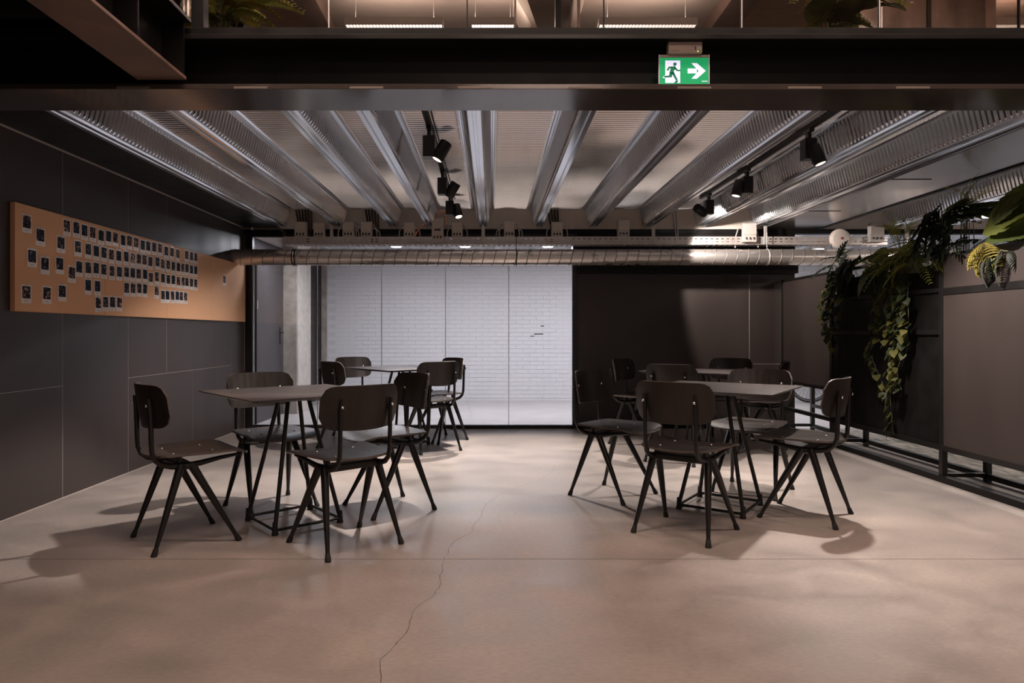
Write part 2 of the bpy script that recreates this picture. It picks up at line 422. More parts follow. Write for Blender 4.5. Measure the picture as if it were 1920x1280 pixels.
# concrete column beside the door
c = struct('wall_column', (-2.69, 9.1, 0))
MB().box(-.10,.098,0,.67,0,2.45).build('column', M['concrete'], c, .008)
MB().box(.098,.104,.02,.66,0,2.45).build('pale_face', M['concrete_light'], c, .002)  # side face paler than the rest of the column

# ---- steel beams of the mezzanine edge
bm_ = struct('trim_1', (0,3.41,2.233))       # main girder along the picture
b = MB(); b.box(XL,XR,-.16,.155,0,.025); b.build('bottom_flange', M['flange_gloss'], bm_, .002)
MB().box(XL,XR,-.012,.012,.025,.24).build('web', M['black_steel'], bm_)
MB().box(XL,XR,-.16,.155,.24,.263).build('top_flange', M['black_satin'], bm_, .002)
MB().box(XL,XR,-.145,.155,.263,.30).build('edge_channel', M['black_steel'], bm_, .002)
for px in (687, 890, 1098, 1302, 1509, 1712, 470, 250):
    x = (px-922)*3.25/F; MB().box(x-.08,x+.08,-.1615,-.15,.0015,.0125).build('shim', M['shim'], bm_, .001)
for x in (-1.05, 2.9): MB().box(x-.006,x+.006,-.15,-.012,.025,.24).build('stiffener', M['black_steel'], bm_) if x > 5 else None
b2 = struct('trim_2', (-1.57,0,2.276))        # beam running towards the camera
MB().box(-.117,.117,YF,3.25,0,.016).build('bottom_flange', mat('bounce_lit_flange', (.17,.105,.078), .5, 0, .3, 4, .1, 18), b2, .002)  # brown base stands in for floor bounce on the underside
MB().box(-.007,.007,YF,3.25,.016,.27).build('web', M['black_steel'], b2)
MB().box(-.117,.14,YF,3.25,.27,.29).build('top_flange', M['black_satin'], b2, .002)
for y in (3.24, 2.82, 1.2): MB().box(.007,.11,y-.006,y+.006,.016,.27).build('stiffener', M['black_steel'], b2)
# black deck left of that beam and slab over the room
dk = struct('ceiling_1', (0,0,2.57))
MB().box(XL,-1.69,YF,3.25,.0,.12).build('dark_soffit', M['black_steel'], dk)
for k in range(9):
    y = 2.86-.42*k; MB().box(XL,-1.69,y-.03,y+.03,-.05,0).build('joist', M['black_steel'], dk)
fu = struct('floor_upper', (0,0,2.57))
MB().box(XL,XR,3.57,YB+.1,-.095,-.02).build('slab', M['black_steel'], fu)
MB().box(XL,XR,YB+.1,YN,-.095,-.02).build('slab', M['galv_flat'], fu)
# soffit beam along the left wall and box beam above the planter screen
o = MB().box(XL+.002,-2.395,3.566,YB,2.262,2.5).build('trim_3', M['black_satin'], None, .002); o['kind'] = 'structure'
t4 = struct('trim_4', (3.35,5.6,2.24))
MB().box(-.31,.31,-2.03,2.08,.004,.25).build('box_beam', mat('gloss_black_sheet', (.42,.405,.41), .2, .85, .10, 2, rvar=.05), t4, .003)
for y in (-.4, .95): MB().box(-.31,.0,y-.002,y+.002,.0,.004).build('sheet_joint', M['black_steel'], t4)
MB().box(.31,.345,-2.03,2.08,-.006,.02).build('edge_strip', M['black_steel'], t4)

# ---- profiled deck ceiling
ce = struct('ceiling_2', (0,0,0))
ZB, ZD = 2.262, 2.468
def deck_sheet(x0, xr, x1, y0, y1, dense=True, parent=ce, name='deck_sheet'):
    """pan from x0 to the rib at xr, then on to x1 (pan up to the middle joint)"""
    hb, ht = .041, .092
    P = []   # x, z, emboss normal (nx,nz), amp
    def p(x,z,nx=0,nz=0,a=0): P.append((x,z,nx,nz,a))
    def pan(a, b):
        p(a,ZD); p(a+(b-a)*.04,ZD)
        if b-a > .12:
            p(a+.022,ZD,0,-1,1.0); p(b-.022,ZD,0,-1,1.0)
        p(b-(b-a)*.04,ZD)
    # left pan half
    if xr-ht-x0 > .02:
        p(x0,ZD,0,-1,1.0 if xr-ht-x0 > .1 else 0); p(xr-ht-.045,ZD,0,-1,1.0); p(xr-ht-.030,ZD); p(xr-ht-.022,ZD-.010); p(xr-ht-.012,ZD-.010); p(xr-ht-.006,ZD)
    p(xr-ht,ZD)
    for t, a in ((.08,0),(.16,1),(.82,1),(.9,0)):
        p(xr-ht+(ht-hb)*t, ZD+(ZB-ZD)*t, -.97, -.25, a)
    p(xr-hb-.004,ZB+.012); p(xr-hb+.004,ZB); p(xr-.012,ZB); p(xr-.007,ZB+.012); p(xr+.007,ZB+.012); p(xr+.012,ZB); p(xr+hb-.004,ZB); p(xr+hb+.004,ZB+.012)
    for t, a in ((.9,0),(.82,1),(.16,1),(.08,0)):
        p(xr+ht-(ht-hb)*t, ZD+(ZB-ZD)*t, .97, -.25, a)
    p(xr+ht,ZD)
    if x1-xr-ht > .02:
        p(xr+ht+.006,ZD); p(xr+ht+.012,ZD-.010); p(xr+ht+.022,ZD-.010); p(xr+ht+.030,ZD); p(xr+ht+.045,ZD,0,-1,1.0); p(x1,ZD,0,-1,1.0 if x1-xr-ht > .1 else 0)
    rows = []
    per = .044; y = y0; k = 0
    if dense:
        prof = ((0,0),(.28,0),(.42,1),(.58,1),(.72,0))
        while y < y1-per:
            for (t,h) in prof: rows.append((y+t*per, h))
            y += per
        rows.append((y1,0))
    else: rows = [(y0,0),(y1,0)]
    n = len(P); amp = .0075
    vs = []
    for (yy,h) in rows:
        for (x,z,nx,nz,a) in P: vs.append((x+nx*amp*a*h, yy, z+nz*amp*a*h*(1.15 if nx == 0 else .75)))
    fs = [(i*n+k, i*n+k+1, (i+1)*n+k+1, (i+1)*n+k) for i in range(len(rows)-1) for k in range(n-1)]
    m = MB(); m.add(vs, fs, False)
    return m.build(name, M['galv'], parent)
ribs = [-2.352,-1.712,-1.097,-.69,-.096,.523,1.132,1.75,2.36,2.985]
edges = [-2.46] + [(a+b)/2 for a,b in zip(ribs,ribs[1:])] + [3.045]
YD0 = 3.57
for i, xr in enumerate(ribs): deck_sheet(edges[i], xr, edges[i+1], YD0, YB-.005)
ribs2 = [3.92+.58,5.1,5.72,6.34,6.96,7.58]
e2 = [3.66] + [(a+b)/2 for a,b in zip(ribs2,ribs2[1:])] + [8.0]
for i, xr in enumerate(ribs2): deck_sheet(e2[i], xr, e2[i+1], YD0, YB-.005, i < 3)
rb = [-2.35+.61*k for k in range(17)]
eb = [-2.79]+[(a+b)/2 for a,b in zip(rb,rb[1:])]+[8.0]
for i, xr in enumerate(rb): deck_sheet(eb[i], xr, eb[i+1], YB+.08, YN, False)

# ---- back wall zone: cream wall over the glazing, header, glass, dark boards
wb = struct('wall_back', (0,YB,0))
MB().box(XL,XR,.0,.08,2.245,2.475).build('plaster', M['cream'], wb)
MB().box(XL,XR,-.01,.09,2.195,2.245).build('header_bar', M['black_steel'], wb, .002)
X0, X1 = .912, 3.42
MB().box(X0,X1,.0015,.06,.0,2.195).build('lit_joint_backing', M['lit_joint_backing'], wb)  # pale in place of back-room light leaking through the joint
MB().box(X0,X1,-.002,.02,1.80,2.195).build('lintel_panel', M['black_steel'], wb)
jx = (1405-922)*YB/F; jz = .727
def bboard(x0,x1,z0,z1): MB().box(x0+.003,x1-.003,0,.0015,z0+.0025,z1-.0025).build('panel', M['panel'], wb)
bboard(X0+.05,jx,.004,1.80); bboard(jx,X1,jz,1.80); bboard(jx,X1,.004,jz)
MB().box(X0,X0+.05,-.02,.06,0,2.195).build('end_post', M['black_satin'], wb, .002)
MB().box(X0+.05,X1,-.09,-.002,1.742,1.85).build('track_pelmet', M['black_steel'], wb, .003)
MB().box(X0,X1,-.014,0,0,.05).build('plinth', M['black_steel'], wb)
win = struct('window_1', (0,YB+.02,0))
MB().box(-2.785,-2.70,-.02,.05,0,2.195).build('window_frame', M['black_satin'], win, .003)
MB().box(-2.70,X0,-.02,.05,0,.035).build('window_frame', M['black_satin'], win, .003)
MB().box(-2.70,X0,-.02,.05,2.16,2.195).build('window_frame', M['black_satin'], win, .003)
gx = [-2.70]+[(p-922)*(YB+.02)/F for p in (594.5,715,835,954)]+[X0]
for a,b in zip(gx,gx[1:]): MB().box(a+.003,b-.003,.01,.02,.035,2.16).build('pane', M['glass'], win)
for a in gx[1:-1]: MB().box(a-.003,a+.003,.009,.021,.035,2.16).build('joint_seal', M['seal'], win)

# ---- upper storey seen over the girder
uc = struct('ceiling_3', (0,0,ZT))
MB().box(-1.78,2.42,YF,YN,0,.1).build('middle_bay', M['upper_ceiling'], uc)
MB().box(XL-.1,-2.05,YF,YN,-.02,.1).build('side_bay', M['upper_concrete'], uc)
MB().box(2.72,XR,YF,YN,-.02,.1).build('side_bay', M['upper_concrete'], uc)
MB().box(-2.05,-1.78,YF,YN,-.16,.1).build('ceiling_beam', M['upper_beam'], uc, .004)
MB().box(2.42,2.72,YF,YN,-.16,.1).build('ceiling_beam', M['upper_beam'], uc, .004)
bal = struct('window_2', (0,3.45,2.53))
mbp = [(385,617),(617,876),(876,1132),(1132,1390),(1390,1648),(1648,1910),(1910,2200)]
for a,b in mbp:
    xa, xb = (a-922)*3.45/F, (b-922)*3.45/F
    MB().box(xa+.003,xb-.003,-.006,.006,.0,1.0).build('pane', M['glass'], bal)
    MB().box(xa-.003,xa+.003,-.007,.007,.0,1.0).build('joint_seal', M['seal'] if a in (617,1390,1648) else M['black_steel'], bal)
for (px,wd,Y) in ((375,.03,3.36),):
    x = (px-922)*Y/F; MB().box(x-wd,x+wd,Y-3.45-.03,Y-3.45+.03,0,1.1).build('post', M['black_steel'], bal, .002)
MB().box(-1.44,-1.43,YF-3.45,-.2,.04,1.05).build('side_pane', M['glass'], bal)
# posts and fins in the upper room
for (px,wd,Y) in ((1046,.022,5.4),(966,.006,5.0),(1085,.008,5.0)):
    x = (px-922)*Y/F; o = MB().box(x-wd,x+wd,Y-.03,Y+.03,2.73,ZT).build('trim_5', M['black_steel'] if wd > .01 else M['upper_beam'], None, .002); o['kind'] = 'structure'
for s, px0, px1 in ((1, 982, 1005), (-1, 1083, 1067)):
    a, b_ = at(px0,0,7.0), at(px1,44,7.4)
    m = MB(); x0 = a.x; x1 = b_.x
    m.prism([(x0-s*.10,4.6),(x0+s*.02,4.6),(x1+s*.01,4.2),(x1-s*.02,4.2)], lambda p,k: Vector((p[0],7.1+.5*k,p[1]))); o = m.build('trim_6', M['cream']); o['kind'] = 'structure'
# smoked cabinet wall on the upper level, right
sg = struct('wall_upper', (0,6.2,2.73))
xs = [(p-922)*6.2/F for p in (1597,1651,1738,1745,1848,1858)]
for a,b,mt in ((xs[0],xs[1],'dark_glass'),(xs[1]+.01,xs[2],'dark_glass'),(xs[3],xs[4],'dark_glass')):
    MB().box(a+.004,b-.004,0,.03,0,ZT-2.73).build('smoked_panel', M[mt], sg, .002)
MB().box(xs[1],xs[1]+.012,-.01,.03,0,ZT-2.73).build('mullion', M['seal'], sg)
MB().box(xs[2],xs[3],-.01,.03,0,ZT-2.73).build('mullion', M['black_satin'], sg)
MB().box(xs[4],xs[5]+.04,-.01,.03,0,ZT-2.73).build('mullion', M['upper_beam'], sg)

# ================================================================== LIGHTING THINGS
def area(parent, loc, sx, sy, power, col, rot=(0,0,0)):
    L = bpy.data.lights.new('light', 'AREA'); L.shape = 'RECTANGLE'; L.size = sx; L.size_y = sy; L.energy = power; L.color = col
    o = bpy.data.objects.new('light_source', L); COL.objects.link(o); o.parent = parent; o.location = loc; o.rotation_euler = rot
    return o
def louvre_lamp(x, y, label, power, length=1.12, fins=29, drop=.33, up=.55):
    t = thing('louvre_luminaire', label, 'ceiling light', (x,y,ZT), 0, 'louvre luminaires on the upper ceiling')
    h = MB(); L = length/2; D = -drop
    h.box(-L,L,-.09,.09,D-.03,D).box(-L,L,-.09,-.084,D-.075,D-.03).box(-L,L,.084,.09,D-.075,D-.03); h.build('housing', M['white_plastic'], t)
    MB().box(-L+.01,L-.01,-.08,.08,D-.034,D-.031).build('glowing_tray', M['louvre_glow'], t)
    fm = MB()
    for k in range(fins+1):
        xx = -L+.01+k*(length-.02)/fins; fm.box(xx-.002,xx+.002,-.084,.084,D-.073,D-.036)
    fm.build('louvre_fins', M['louvre'], t)
    for sx_ in (-.8,.8): MB().tube([(sx_*L,0,D),(sx_*L,0,0)], .003, 6).build('suspension', M['strap'], t)
    if power:
        area(t, (0,0,D-.085), length, .16, power, WARM)
        area(t, (0,0,D+.01), length, .16, power*up, WARM, (PI,0,0))  # uplight added to brighten the ceiling and give soft fill
    return t
louvre_lamp((740-922)*7.0/F, 7.0, 'louvred ceiling light seen above the girder, left of the centre posts', 16, 1.0)
louvre_lamp((1212-922)*7.0/F, 7.0, 'louvred ceiling light seen above the girder, over the exit sign', 16, 1.0)
louvre_lamp((924-922)*7.0/F, 7.0, 'shortest louvred ceiling light, between the two long ones above the girder', 8, .45, 14)
louvre_lamp(5.2, 7.0, 'louvred ceiling light at the far right above the girder', 14)
louvre_lamp(-2.45, 5.3, 'added louvred ceiling light over the left balcony planting', 26, .6, 14, .33, 1.6)  # added out of view to brighten the left bay and plants
louvre_lamp(3.4, 5.3, 'added louvred ceiling light over the right balcony planting', 26, 1.12, 29, .33, 1.6)  # unseen lamp added to lift the right bay and its planting
HL = [(-.95,2.55,1.45),(2.2,2.55,1.05),(.6,.9,.55),(5.4,2.4,.8),(.6,-1.8,.5)]
for i,(x,y,k) in enumerate(HL):
    louvre_lamp(x, y, 'louvred ceiling light over the open hall, %s of the row above the viewer' % ORD[i], P_HALL*k, 1.5, 38, .3, .8)

def track(x, y0, y1, label):
    t = thing('light_track', label, 'light track', (x,0,ZD), 0, 'light tracks under the deck')
    MB().box(-.018,.018,y0,y1,-.032,-.009).build('rail', M['black_steel'], t, .002)
    MB().tube([(.035,y0,-.012),(.035,(y0+y1)/2,-.014),(.035,y1,-.012)], .004, 6).build('cable', M['black_steel'], t)
    return t
track(-.415, 3.6, 7.05, 'black lighting track on the deck left of the centre rib')
track(2.13, 3.6, 6.95, 'black lighting track on the deck at the right')
def spotlight(x, y, target, side, label, power, cone=62, blend=.55, off=None):
    t = thing('track_spotlight', label, 'spotlight', (x,y,ZD-.032), 0, 'black spotlights on the tracks')
    MB().box(-.017,.017,-.05,.05,-.02,0).build('adapter', M['black_satin'], t, .002)
    MB().box(-.012,.012,-.02,.02,-.06,-.02).build('neck', M['black_satin'], t, .002)
    MB().box(-.04,.04,-.042,.042,-.20,-.06).build('driver_box', M['black_satin'], t, .004)
    hp = Vector(off if off else (side*.078, -.005, -.165))
    dirv = (Vector(target)-Vector((x,y,ZD-.032))-hp).normalized()
    h = MB(); h.lathe([(.040,-.075),(.043,-.072),(.043,.055),(.041,.06),(.037,.06),(.034,.03)], 20, hp, dirv); hd = h.build('lamp_head', M['black_satin'], t)
    MB().tube([(side*.035,0,hp.z), hp-dirv*.01], .012, 8).build('pivot', M['black_steel'], t)
    MB().lathe([(.0335,.0),(.0335,.004)], 20, hp+dirv*.052, dirv).build('lens', M['lens'], hd)
    L = bpy.data.lights.new('spot', 'SPOT'); L.energy = power; L.color = SPOTC; L.spot_size = math.radians(cone); L.spot_blend = blend; L.shadow_soft_size = .03
    o = bpy.data.objects.new('light_source', L); COL.objects.link(o); o.parent = t; o.location = hp+dirv*.075
    o.rotation_euler = dirv.to_track_quat('-Z','Y').to_euler()
    return t
spotlight(-.415,4.53,(-1.55,4.25,.0),1,'nearest spotlight on the left track, head tilted towards the left wall',P_SPOT*1.35, 57, .4)
spotlight(-.415,5.75,(-1.55,6.15,.35),1,'middle spotlight on the left track',P_SPOT*1.1, 92, .7)
spotlight(-.415,6.75,(.22,5.95,.0),1,'farthest spotlight on the left track, lens facing the viewer',P_SPOT*1.75, 76)
spotlight(2.13,4.59,(2.78,4.10,.25),1,'nearest spotlight on the right track, lens pointing down',P_SPOT*1.35, 112, .6, off=(.03,-.06,-.19))
spotlight(2.13,5.70,(1.45,5.6,.2),-1,'middle spotlight on the right track, head tilted to the left',P_SPOT, 70)
spotlight(2.13,6.70,(3.05,7.40,1.77),-1,'farthest spotlight on the right track, aimed at the dark board wall',P_SPOT*.95, 98, .22)

def downlight(x, y, label, power, col=COOL, group='downlights behind the glass', z=2.26, mt='lens_cool'):
    t = thing('downlight', label, 'downlight', (x,y,z), 0, group)
    MB().lathe([(.085,0),(.085,-.05),(.075,-.055),(.07,-.04)], 20, (0,0,0)).build('can', M['white_plastic'], t)
    MB().lathe([(.068,-.058),(.066,-.064)], 20, (0,0,0)).build('lens', M[mt], t)
    MB().tube([(0,0,0),(0,0,.20)], .01, 6).build('stem', M['white_plastic'], t)
    area(t, (0,0,-.075), .16, .16, power, col)
    return t
for k, px in enumerate((743,872,1027)):
    downlight((px-922)*8.9/F, 8.9, 'white downlight behind the glass, %s from the left' % ORD[k], P_BACK)
downlight(-2.32,8.35,'added white downlight behind the glass beside the column', P_BACK*.8)  # extra lamp added for back-room brightness, kept out of sight
for k in range(4):
    downlight(1.55+.95*k, 9.2, 'white downlight behind the dark boards, %s from the glass' % ORD[k], P_BACK*.8)
for k in range(2):
    downlight(4.82, 6.6-2.2*k, 'downlight behind the planter screen, %s from the glazing' % ORD[k], P_SIDE, (1,.88,.80), 'downlights behind the planter screen')

# ================================================================== FURNITURE
def make_chair():
    t = thing('chair', 'x', 'chair')
    fr, ply = M['chair_frame'], [M['ply'], M['ply_rim_glint']]
    # seat: bent ply with a rolled front edge
    def seat(u, v):
        x = -.185 + .445*u
        hw = .188 + .030*min(1, u*1.6)
        r = .06; e = .445*min(u, 1-u)
        if e < r: hw -= (r - math.sqrt(max(0, r*r-(r-e)**2)))*(1.0 if u < .5 else .85)
        y = hw*(1-2*v)
        bow = .022*(1-(2*v-1)**2)
        xx = x + (-bow if u < .12 else (bow*.6 if u > .92 else 0))*abs(2*u-1)
        z = .462 + .010*(y/.2)**2 - .004*math.sin(PI*u)
        if x > .15: z -= 1.9*(x-.15)**2
        return (xx, y, z)
    so = MB().sheet(seat, 22, 12, .011).build('seat', ply, t)
    def back(u, v):
        s = .217*(2*v-1); hh = .102
        e = .217-abs(s); r = .062
        lim = hh
        if e < r: lim -= (r - math.sqrt(max(0, r*r-(r-e)**2)))*.9
        lo = -lim - .014*(1-(s/.217)**2); hi = lim*.985 + .004*(1-(s/.217)**2)
        tt = lo + (hi-lo)*u
        x = -.220 + .080*(s/.217)**2 - .16*tt + .25*tt*tt
        return (x, -s, .716+tt)
    bo = MB().sheet(back, 10, 22, .011).build('backrest', ply, t)
    for s in (-1, 1):
        up = MB().tube([(-.212,s*.14,.752),(-.210,s*.14,.735),(-.204,s*.14,.69),(-.201,s*.14,.60),(-.199,s*.14,.53),(-.196,s*.14,.485),(-.182,s*.141,.448),(-.153,s*.143,.424),(-.11,s*.146,.412),(-.05,s*.15,.408)],
                       [.009,.0105,.0125,.0125,.0125,.0125,.013,.014,.015,.017], 10, flat=.85).build('upright', fr, t)
        MB().lathe([(.0075,0),(.0075,.004),(.004,.006)], 10, (-.2225,s*.14,.718), (-1,0,-.1)).build('bolt', M['bolt'], up)
        MB().lathe([(.009,0),(.008,.003),(.004,.005)], 10, (-.1815,s*.14,.722), (1,0,-.16)).build('bolt', M['bolt'], bo)
        for (fx, ax) in ((-.205,-.065),(.205,-.02)):
            a = Vector((ax,s*.150,.418)); b = Vector((fx,s*.207,.0))
            lg = MB().tube([a, a.lerp(b,.05), a.lerp(b,.5), a.lerp(b,.93)], [.019,.021,.0165,.0100], 10).build('leg', fr, t)
            MB().tube([a.lerp(b,.915), a.lerp(b,.94), a.lerp(b,.985), b], [.0115,.013,.0155,.015], 10).build('rubber_foot', M['rubber'], lg)
        MB().tube([(-.05,s*.150,.407),(.03,s*.154,.416),(.12,s*.160,.432),(.215,s*.166,.4425)], [.017,.0145,.011,.0075], 8).build('seat_arm', fr, t)
        MB().lathe([(.012,0),(.012,.045)], 10, (-.07,s*.135,.414)).build('spacer', fr, t)
    MB().box(-.085,-.012,-.15,.15,.388,.424).build('cross_beam', fr, t, .008, 2)
    for x in (-.09,.10):
        for s in (-1,1):
            z = seat((x+.185)/.445, .5-s*.25)[2]
            MB().lathe([(.0065,0),(.006,.0025),(.003,.004)], 8, (x,s*.105,z+.0045)).build('bolt', M['bolt'], so)
    return t
chair0 = make_chair()
chairs = [ # x, y, facing degrees, label, group
 (-1.595,3.560, 40,'dark plywood chair nearest the left wall, seen side-on at the front left table','chairs at the front left table'),
 (-.750,3.487,132,'dark plywood chair with its back to the viewer at the front left table','chairs at the front left table'),
 (-1.368,4.235,-48,'dark plywood chair facing the viewer behind the front left table','chairs at the front left table'),
 (-.632,4.200,215,'dark plywood chair at the front left table nearest the middle aisle','chairs at the front left table'),
 (-1.335,6.320, 40,'dark plywood chair at the rear left table nearest the concrete column','chairs at the rear left table'),
 (-1.369,7.140,-48,'dark plywood chair behind the rear left table, right up against the glass','chairs at the rear left table'),
 (-.5685,6.284,125,'dark plywood chair with its back to the viewer at the rear left table','chairs at the rear left table'),
 (-.530,6.920,215,'dark plywood chair at the rear left table, farthest right and half hidden','chairs at the rear left table'),
 (.807,4.538,-42,'dark plywood chair at the front right table nearest the middle aisle','chairs at the front right table'),
 (1.050,3.699, 51,'dark plywood chair with its back to the viewer at the front right table','chairs at the front right table'),
 (1.8435,4.013,142,'dark plywood chair at the front right table nearest the planter screen','chairs at the front right table'),
 (1.775,4.650,232,'dark plywood chair facing the viewer behind the front right table','chairs at the front right table'),
 (1.425,6.655,-38,'dark plywood chair at the rear right table nearest the glass wall','chairs at the rear right table'),
 (1.565,5.750, 55,'dark plywood chair with its back to the viewer at the rear right table','chairs at the rear right table'),
 (2.330,6.800,232,'dark plywood chair facing the viewer in front of the dark boards','chairs at the rear right table'),
 (2.440,6.170,157,'dark plywood chair at the rear right table nearest the planter screen','chairs at the rear right table')]
for i,(x,y,a,lb,gp) in enumerate(chairs):
    c = chair0 if i == 0 else copy_tree(chair0)
    c.location = (x,y,0); c.rotation_euler = (0,0,math.radians(a)); tag(c, lb, 'chair', gp)

def make_table():
    t = thing('table', 'x', 'table')
    hs = .40
    tp = MB().box(-hs,hs,-hs,hs,.736,.741).build('tabletop', M['table_top'], t, .0012)
    m = MB(); a, b = hs-.0005, hs-.03
    vs = [(x*a,y*a,.736) for x,y in ((-1,-1),(1,-1),(1,1),(-1,1))] + [(x*b,y*b,.722) for x,y in ((-1,-1),(1,-1),(1,1),(-1,1))]
    m.add(vs, [(4,7,6,5),(0,1,5,4),(1,2,6,5),(2,3,7,6),(3,0,4,7)]); m.build('bevelled_edge', M['table_edge'], tp)
    h, q, r = .19, .058, .0105
    cs = [(-1,-1),(1,-1),(1,1),(-1,1)]
    for (x,y) in cs:
        lg = MB().tube([(x*q,y*q,.722),(x*q*1.05,y*q*1.05,.70),(x*(h-.008),y*(h-.008),.07),(x*h,y*h,.035)], [.012,.012,.012,.0125], 10).build('leg', M['chair_frame'], t)
        MB().lathe([(.017,0),(.019,.006),(.016,.016),(.014,.045),(.0125,.07)], 12, (x*h,y*h,0)).build('foot', M['rubber'], lg)
    for k in range(4):
        (x0,y0),(x1,y1) = cs[k], cs[(k+1)%4]
        MB().tube([(x0*h,y0*h,.026),(x1*h,y1*h,.026)], .0085, 8).build('base_rod', M['chair_frame'], t)
        MB().tube([(x0*q,y0*q,.715),(x1*q,y1*q,.715)], .009, 8).build('top_rod', M['chair_frame'], t)
    return t
tab0 = make_table()
for i,(x,y,dl,lb) in enumerate([(-1.127,3.888,-4.7,'square dark table on pyramid rod legs at the front left'),(-.88,6.62,-4,'square dark table on rod legs at the rear left, before the glass'),
      (1.409,4.214,9.5,'square dark table on pyramid rod legs at the front right'),(1.853,6.11,9,'square dark table on rod legs at the rear right, before the dark boards')]):
    t = tab0 if i == 0 else copy_tree(tab0)
    t.location = (x,y,0); t.rotation_euler = (0,0,math.radians(45+dl)); tag(t, lb, 'table', 'square cafe tables')

# ================================================================== PIN BOARD
CX = XL+.03
cb = thing('cork_board', 'long tan cork pin board along the dark left wall', 'pin board', (XL,3.95,1.20))
for k in range(4): MB().box(.001,.03,k*.925+.0012,(k+1)*.925-.0012,.0,.632).build('cork_panel', M['cork'], cb, .0015)
PW, PH = .0425, .0545
paper = MB().box(0,.0012,-PW,PW,-PH,PH).mesh('paper', M['paper'], 0)
pics = [MB().box(.0012,.0018,-.0345,.0345,-.026,.0465).mesh('picture', m) for m in PICS]
capt = []
for v in range(4):
    random.seed(40+v); m = MB(); L = random.uniform(.012,.026); y = -L
    P_ = []
    while y < L: P_.append((.0016, y, -.040+random.uniform(-.004,.004))); y += .004
    m.tube(P_, .0008, 4); capt.append(m.mesh('caption', M['ink']))
tape = MB().box(.0018,.0022,-.012,.012,.046,.060).mesh('tape', mat('clear_tape', (.62,.55,.50), .25))
random.seed(11)
rowsP = {
 'loose': [(172,272),(258,357),(204,492),(288,540),(390,405),(382,540),(168,724),(300,730),(398,716),(460,597)],
 'top row': [(428,297),(489,308),(542,325),(595,338),(648,357),(697,362),(741,370),(789,387),(831,392),(874,402),(916,418),(952,424),(990,430),(1027,437),(1068,455),(1104,461),(1141,472),(1199,480),(1230,487),(1257,492)],
 'second row': [(500,430),(566,445),(617,457),(667,467),(715,480),(762,487),(810,492),(853,503),(891,507),(928,513),(965,523),(1011,525),(1045,537),(1080,543),(1113,552),(1146,558),(1174,562),(1200,565),(1230,573),(1257,577)],
 'third row': [(507,560),(566,565),(617,567),(666,575),(719,585),(766,590),(812,592),(852,597),(890,602),(931,605),(969,625),(1008,620),(1046,630),(1081,637),(1113,640),(1146,648),(1176,650),(1200,653),(1229,658),(1257,662)],
 'fourth row': [(565,677),(625,683),(813,693),(854,695),(893,695),(931,700),(1006,710),(1046,738),(1076,740),(1108,742),(1138,742),(1164,745),(1191,748)],
 'bottom row': [(630,790),(678,785),(722,785),(766,787)],
 'lone': [(1442,635)]}
loose_lb = ['top left corner photo on the cork board, highest of the loose ones','loose photo below and right of the top left corner photo','loose photo with several faces, left of the middle of the cork board end','loose photo with two pale figures in the left part of the cork board','upper of the two dark photos just left of the rows','lower of the two dark photos just left of the rows','bottom left corner photo on the cork board','loose photo in the bottom strip, second from the left end','loose photo in the bottom strip, third from the left end','photo tucked at the left end below the third row, overlapping it']
cnt = 0
for rn, lst in rowsP.items():
    for i,(cx,cy) in enumerate(lst):
        px, py = cx/3.4286, 340+cy/3.4286
        Y = -CX*F/(922-px); z = CAMH+(625-py)*Y/F
        if rn == 'loose': lb = loose_lb[i]
        elif rn == 'lone': lb = 'single photo alone on the right end of the cork board'
        else: lb = 'instant photo in the %s on the cork board, %s from the left' % (rn, ORD[i])
        t = thing('instant_photo', lb, 'photo', (CX+.0004+.0004*(cnt % 3), Y, z), 0, 'instant photos pinned on the cork board')
        t.rotation_euler = (math.radians(random.uniform(-1.6,1.6)), 0, math.radians(random.uniform(-.2,.2)))
        t.scale = (1,.93,1) if rn != 'loose' else (1,1.02,1)
        link('paper', paper, t)
        v = 3 if (cx,cy) == (853,503) else random.choice((0,0,1,1,2))
        link('picture', pics[v], t)
        if random.random() < .6: link('caption', random.choice(capt), t)
        if random.random() < .4 or rn == 'loose': link('tape', tape, t)
        cnt += 1

# ================================================================== SERVICES UNDER THE DECK
YT = 7.45
du = thing('spiral_duct', 'round galvanised spiral duct running across in front of the glass', 'duct', (XL,7.38,1.893))
xe = 6.4
MB().tube([(.0,0,0),(xe-XL,0,0)], .086, 36).build('pipe', M['duct'], du)
hp = []; n = int((xe-XL)/.118*18)
for k in range(n+1):
    a = 2*PI*k/18; hp.append((.02+.118*k/18, .0865*math.sin(a), .0865*math.cos(a)))
hp = [p for p in hp if p[0] < xe-XL-.02]
MB().tube(hp, .005, 6).build('spiral_seam', mat('duct_seam', (.30,.26,.235), .5, .7), du)
for px in (553, 968, 1438):
    x = (px-922)*7.38/F - XL
    hb = MB(); hb.tube([(x+(.014 if px < 600 else .0),.089*math.sin(2*PI*k/28),.089*math.cos(2*PI*k/28)) for k in range(29)], .006, 6)
    if px < 600: hb.tube([(x-.014,.089*math.sin(2*PI*k/28),.089*math.cos(2*PI*k/28)) for k in range(29)], .006, 6)
    else: hb.tube([(x,0,.088),(x,0,.27)], .004, 6)
    hb.build('hanger_band', M['black_steel'] if px < 1000 else M['strap'], du)
